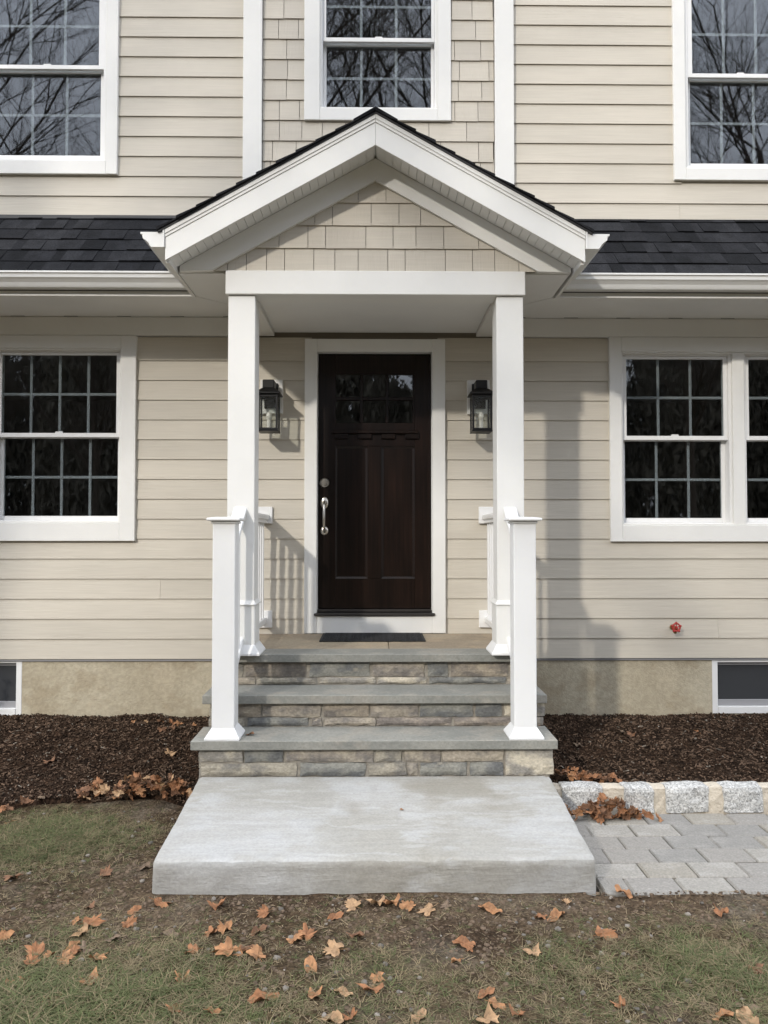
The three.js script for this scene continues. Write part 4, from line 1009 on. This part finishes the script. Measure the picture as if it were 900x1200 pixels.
  for (let i = 0; i < K; i++) {
    let x, z, ok; do { x = lerp(-2.6, 2.2, r()); z = lerp(1.45, 4.0, r()); ok = !((x > -1.04 && z < 2.555) || z < 1.46) && r() < 1.05 - green(x, z); } while (!ok);
    const s = 0.0025 + 0.009 * Math.pow(r(), 3);
    m.compose(new THREE.Vector3(x, groundY(x, z) + s * 0.1, z), q.setFromAxisAngle(up, r() * 6.28), new THREE.Vector3(s, s * 0.9, s * (0.7 + 0.5 * r())));
    clods.setMatrixAt(i, m); const b = 0.6 + 0.8 * r(); c.setRGB(0.115 * b, 0.084 * b, 0.060 * b); clods.setColorAt(i, c);
  }
  clods.name = 'soil_clods'; clods.userData = { kind: 'stuff', label: 'crumbs and clods of bare brown soil on the worn lawn', category: 'soil' };
  shadows(clods); scene.add(clods);
  pebbles.name = 'pebbles'; pebbles.userData = { kind: 'stuff', label: 'small grey and tan pebbles scattered in the bare soil', category: 'pebbles' };
  shadows(pebbles); scene.add(pebbles);
}

// ---------------------------------------------------------------- what stands behind the viewer: it shades the wall and shows in the glass
const bark = std({ color: lin(0.105, 0.085, 0.068), roughness: 0.95, bumpMap: mortarBump, bumpScale: 0.02 });
function growTree(seed, height, spread, clear = 1) {
  const r = rng(seed), trunk = [], crown = [];
  const seg = (list, a, b, ra, rb, sides) => {
    const d = b.clone().sub(a), len = d.length(), g = new THREE.CylinderGeometry(rb, ra, len, sides, 1, true);
    g.translate(0, len / 2, 0).applyQuaternion(new THREE.Quaternion().setFromUnitVectors(new THREE.Vector3(0, 1, 0), d.normalize())).translate(a.x, a.y, a.z);
    list.push(g.toNonIndexed());
  };
  const branch = (p, dir, len, rad, depth) => {
    const n = depth === 0 ? 8 : depth < 3 ? 5 : 3;
    let a = p.clone(), d = dir.clone(), ra = rad;
    for (let i = 0; i < n; i++) {
      d.add(new THREE.Vector3(r() - 0.5, (r() - 0.5) * 0.6 + (depth ? 0.12 : 0.35), r() - 0.5).multiplyScalar(depth === 0 ? 0.10 : 0.34)).normalize();
      const b = a.clone().addScaledVector(d, len / n), rb = ra * (depth === 0 ? 0.87 : 0.83);
      seg(depth === 0 ? trunk : crown, a, b, ra, rb, depth === 0 ? 10 : depth < 2 ? 6 : depth < 3 ? 4 : 3);
      a = b; ra = rb;
      if (depth < 4 && (depth > 0 || i > clear)) {
        const kids = depth === 0 ? 2 : depth < 3 ? 2 : 2;
        for (let k = 0; k < kids; k++) {
          const az = r() * 6.28, t = 0.55 + 0.5 * r();
          const side = new THREE.Vector3(Math.cos(az), 0.25, Math.sin(az)).addScaledVector(d, 0.6).normalize();
          branch(a, side.lerp(d, 0.25).normalize(), len * (depth === 0 ? 0.42 * spread : 0.56) * t, ra * (depth === 0 ? 0.5 : 0.64), depth + 1);
        }
      }
    }
  };
  branch(new THREE.Vector3(0, -0.2, 0), new THREE.Vector3(0, 1, 0), height * 0.78, height * 0.014, 0);
  return [uvm(mergeGeometries(trunk)), uvm(mergeGeometries(crown))];
}
{
  const kinds = [growTree(11, 15, 1.5), growTree(23, 18, 1.1), growTree(37, 16, 0.9), growTree(53, 15, 1.35, 3)];
  const spots = [[-9.6, 10.5, 3, 1.3, 1.0], [-3.2, 13.5, 0, 0.4, 1.2], [-17.5, 28, 1, 2.0, 0.86], [-3.5, 19, 2, 1.1, 1.15], [4.0, 15, 1, 3.2, 1.05], [5.5, 20, 0, 4.4, 1.2], [10.2, 12.8, 3, 5.0, 1.0], [1.6, 11.6, 3, 3.4, 0.95], [-11, 24, 0, 0.9, 0.9], [3.5, 28, 2, 2.6, 1.2], [13, 25, 1, 1.7, 1.1], [-25, 34, 2, 3.9, 1], [-6.5, 27, 1, 5.6, 1.1]];
  for (const [x, z, k, turn, size] of spots) {
    const t = thing('bare_tree', 'tall bare tree with fine branches, seen mirrored in the window glass', 'tree', [x, 0, z], 'bare trees across the yard');
    for (const [i, n] of ['trunk', 'crown'].entries()) { const o = shadows(new THREE.Mesh(kinds[k][i], bark)); o.name = n; t.add(o); }
    t.rotation.y = turn; t.scale.setScalar(size);
  }

  // far wood behind them
  const r = rng(521), L = [];
  for (let i = 0; i < 1100; i++) {
    const a = r() * 6.28, y = Math.pow(r(), 0.8), rad = (1 - y * 0.75) * (0.35 + 0.65 * r()), x = Math.cos(a) * rad, z = Math.sin(a) * rad, s = 0.06 + 0.07 * r();
    const u = [r() - 0.5, r() - 0.5, r() - 0.5].map((v) => v * 2 * s), w = [r() - 0.5, r() - 0.5, r() - 0.5].map((v) => v * 2 * s);
    L.push([x, y, z], [x + u[0], y + u[1] * 0.5, z + u[2]], [x + w[0], y + w[1] * 0.5, z + w[2]]);
  }
  const wood = new THREE.InstancedMesh(uvm(tris(L)), std({ color: lin(1, 1, 1), roughness: 1, side: THREE.DoubleSide }), 320), m = new THREE.Matrix4(), q = new THREE.Quaternion(), up = new THREE.Vector3(0, 1, 0), c = new THREE.Color();
  for (let i = 0; i < 320; i++) {
    const x = lerp(-75, 75, (i + r()) / 320), z = 40 + 14 * r(), h = (13 + 6 * r()) * (Math.abs(x) < 5 ? 0.8 : 1);
    m.compose(new THREE.Vector3(x, -0.3, z), q.setFromAxisAngle(up, r() * 6.28), new THREE.Vector3(2.6 + 1.2 * r(), h, 2.6 + 1.2 * r()));
    wood.setMatrixAt(i, m); const b = 0.7 + 0.6 * r(); c.setRGB(0.14 * b, 0.13 * b, 0.105 * b); wood.setColorAt(i, c);
  }
  wood.name = 'far_wood'; wood.userData = { kind: 'stuff', label: 'far dark wood across the road, mirrored faintly in the lower windows', category: 'wood' };
  shadows(wood); scene.add(wood);
}
// small shrub by the cellar window; its shade falls on the siding
{
  const sh = thing('shrub', 'small leafy shrub in the mulch beside the cellar window', 'shrub', [-3.62, 0.15, 0.62]);
  const r = rng(611), stems = [], leaves = [];
  for (let k = 0; k < 14; k++) {
    const a = r() * 6.28, l = 0.7 + 0.35 * r(), top = new THREE.Vector3(-3.62 + 0.3 * Math.cos(a) * r(), 0.15 + l, 0.62 + 0.26 * Math.sin(a) * r()), base = new THREE.Vector3(-3.62 + 0.03 * Math.cos(a), 0.15, 0.62 + 0.03 * Math.sin(a));
    const c = new THREE.CatmullRomCurve3([base, base.clone().lerp(top, 0.5).add(new THREE.Vector3(0.03 * (r() - 0.5), 0, 0.03 * (r() - 0.5))), top]);
    stems.push(new THREE.TubeGeometry(c, 6, 0.004, 5));
    for (let i = 0; i < 26; i++) {
      const p = c.getPoint(0.35 + 0.65 * r()), s = 0.022 + 0.018 * r(), e = new THREE.Euler(r() * 3, r() * 6.28, r() * 3), v = (x, y) => new THREE.Vector3(x * s, y * s, 0.1 * s * x * x).applyEuler(e).add(p).toArray();
      leaves.push(v(0, 0), v(0.5, 0.7), v(0, 2), v(0, 0), v(0, 2), v(-0.5, 0.7));
    }
  }
  part(sh, 'stems', stems, bark);
  part(sh, 'foliage', tris(leaves), std({ color: lin(0.06, 0.085, 0.03), roughness: 0.6, side: THREE.DoubleSide }));
}
renderer.render(scene, camera);
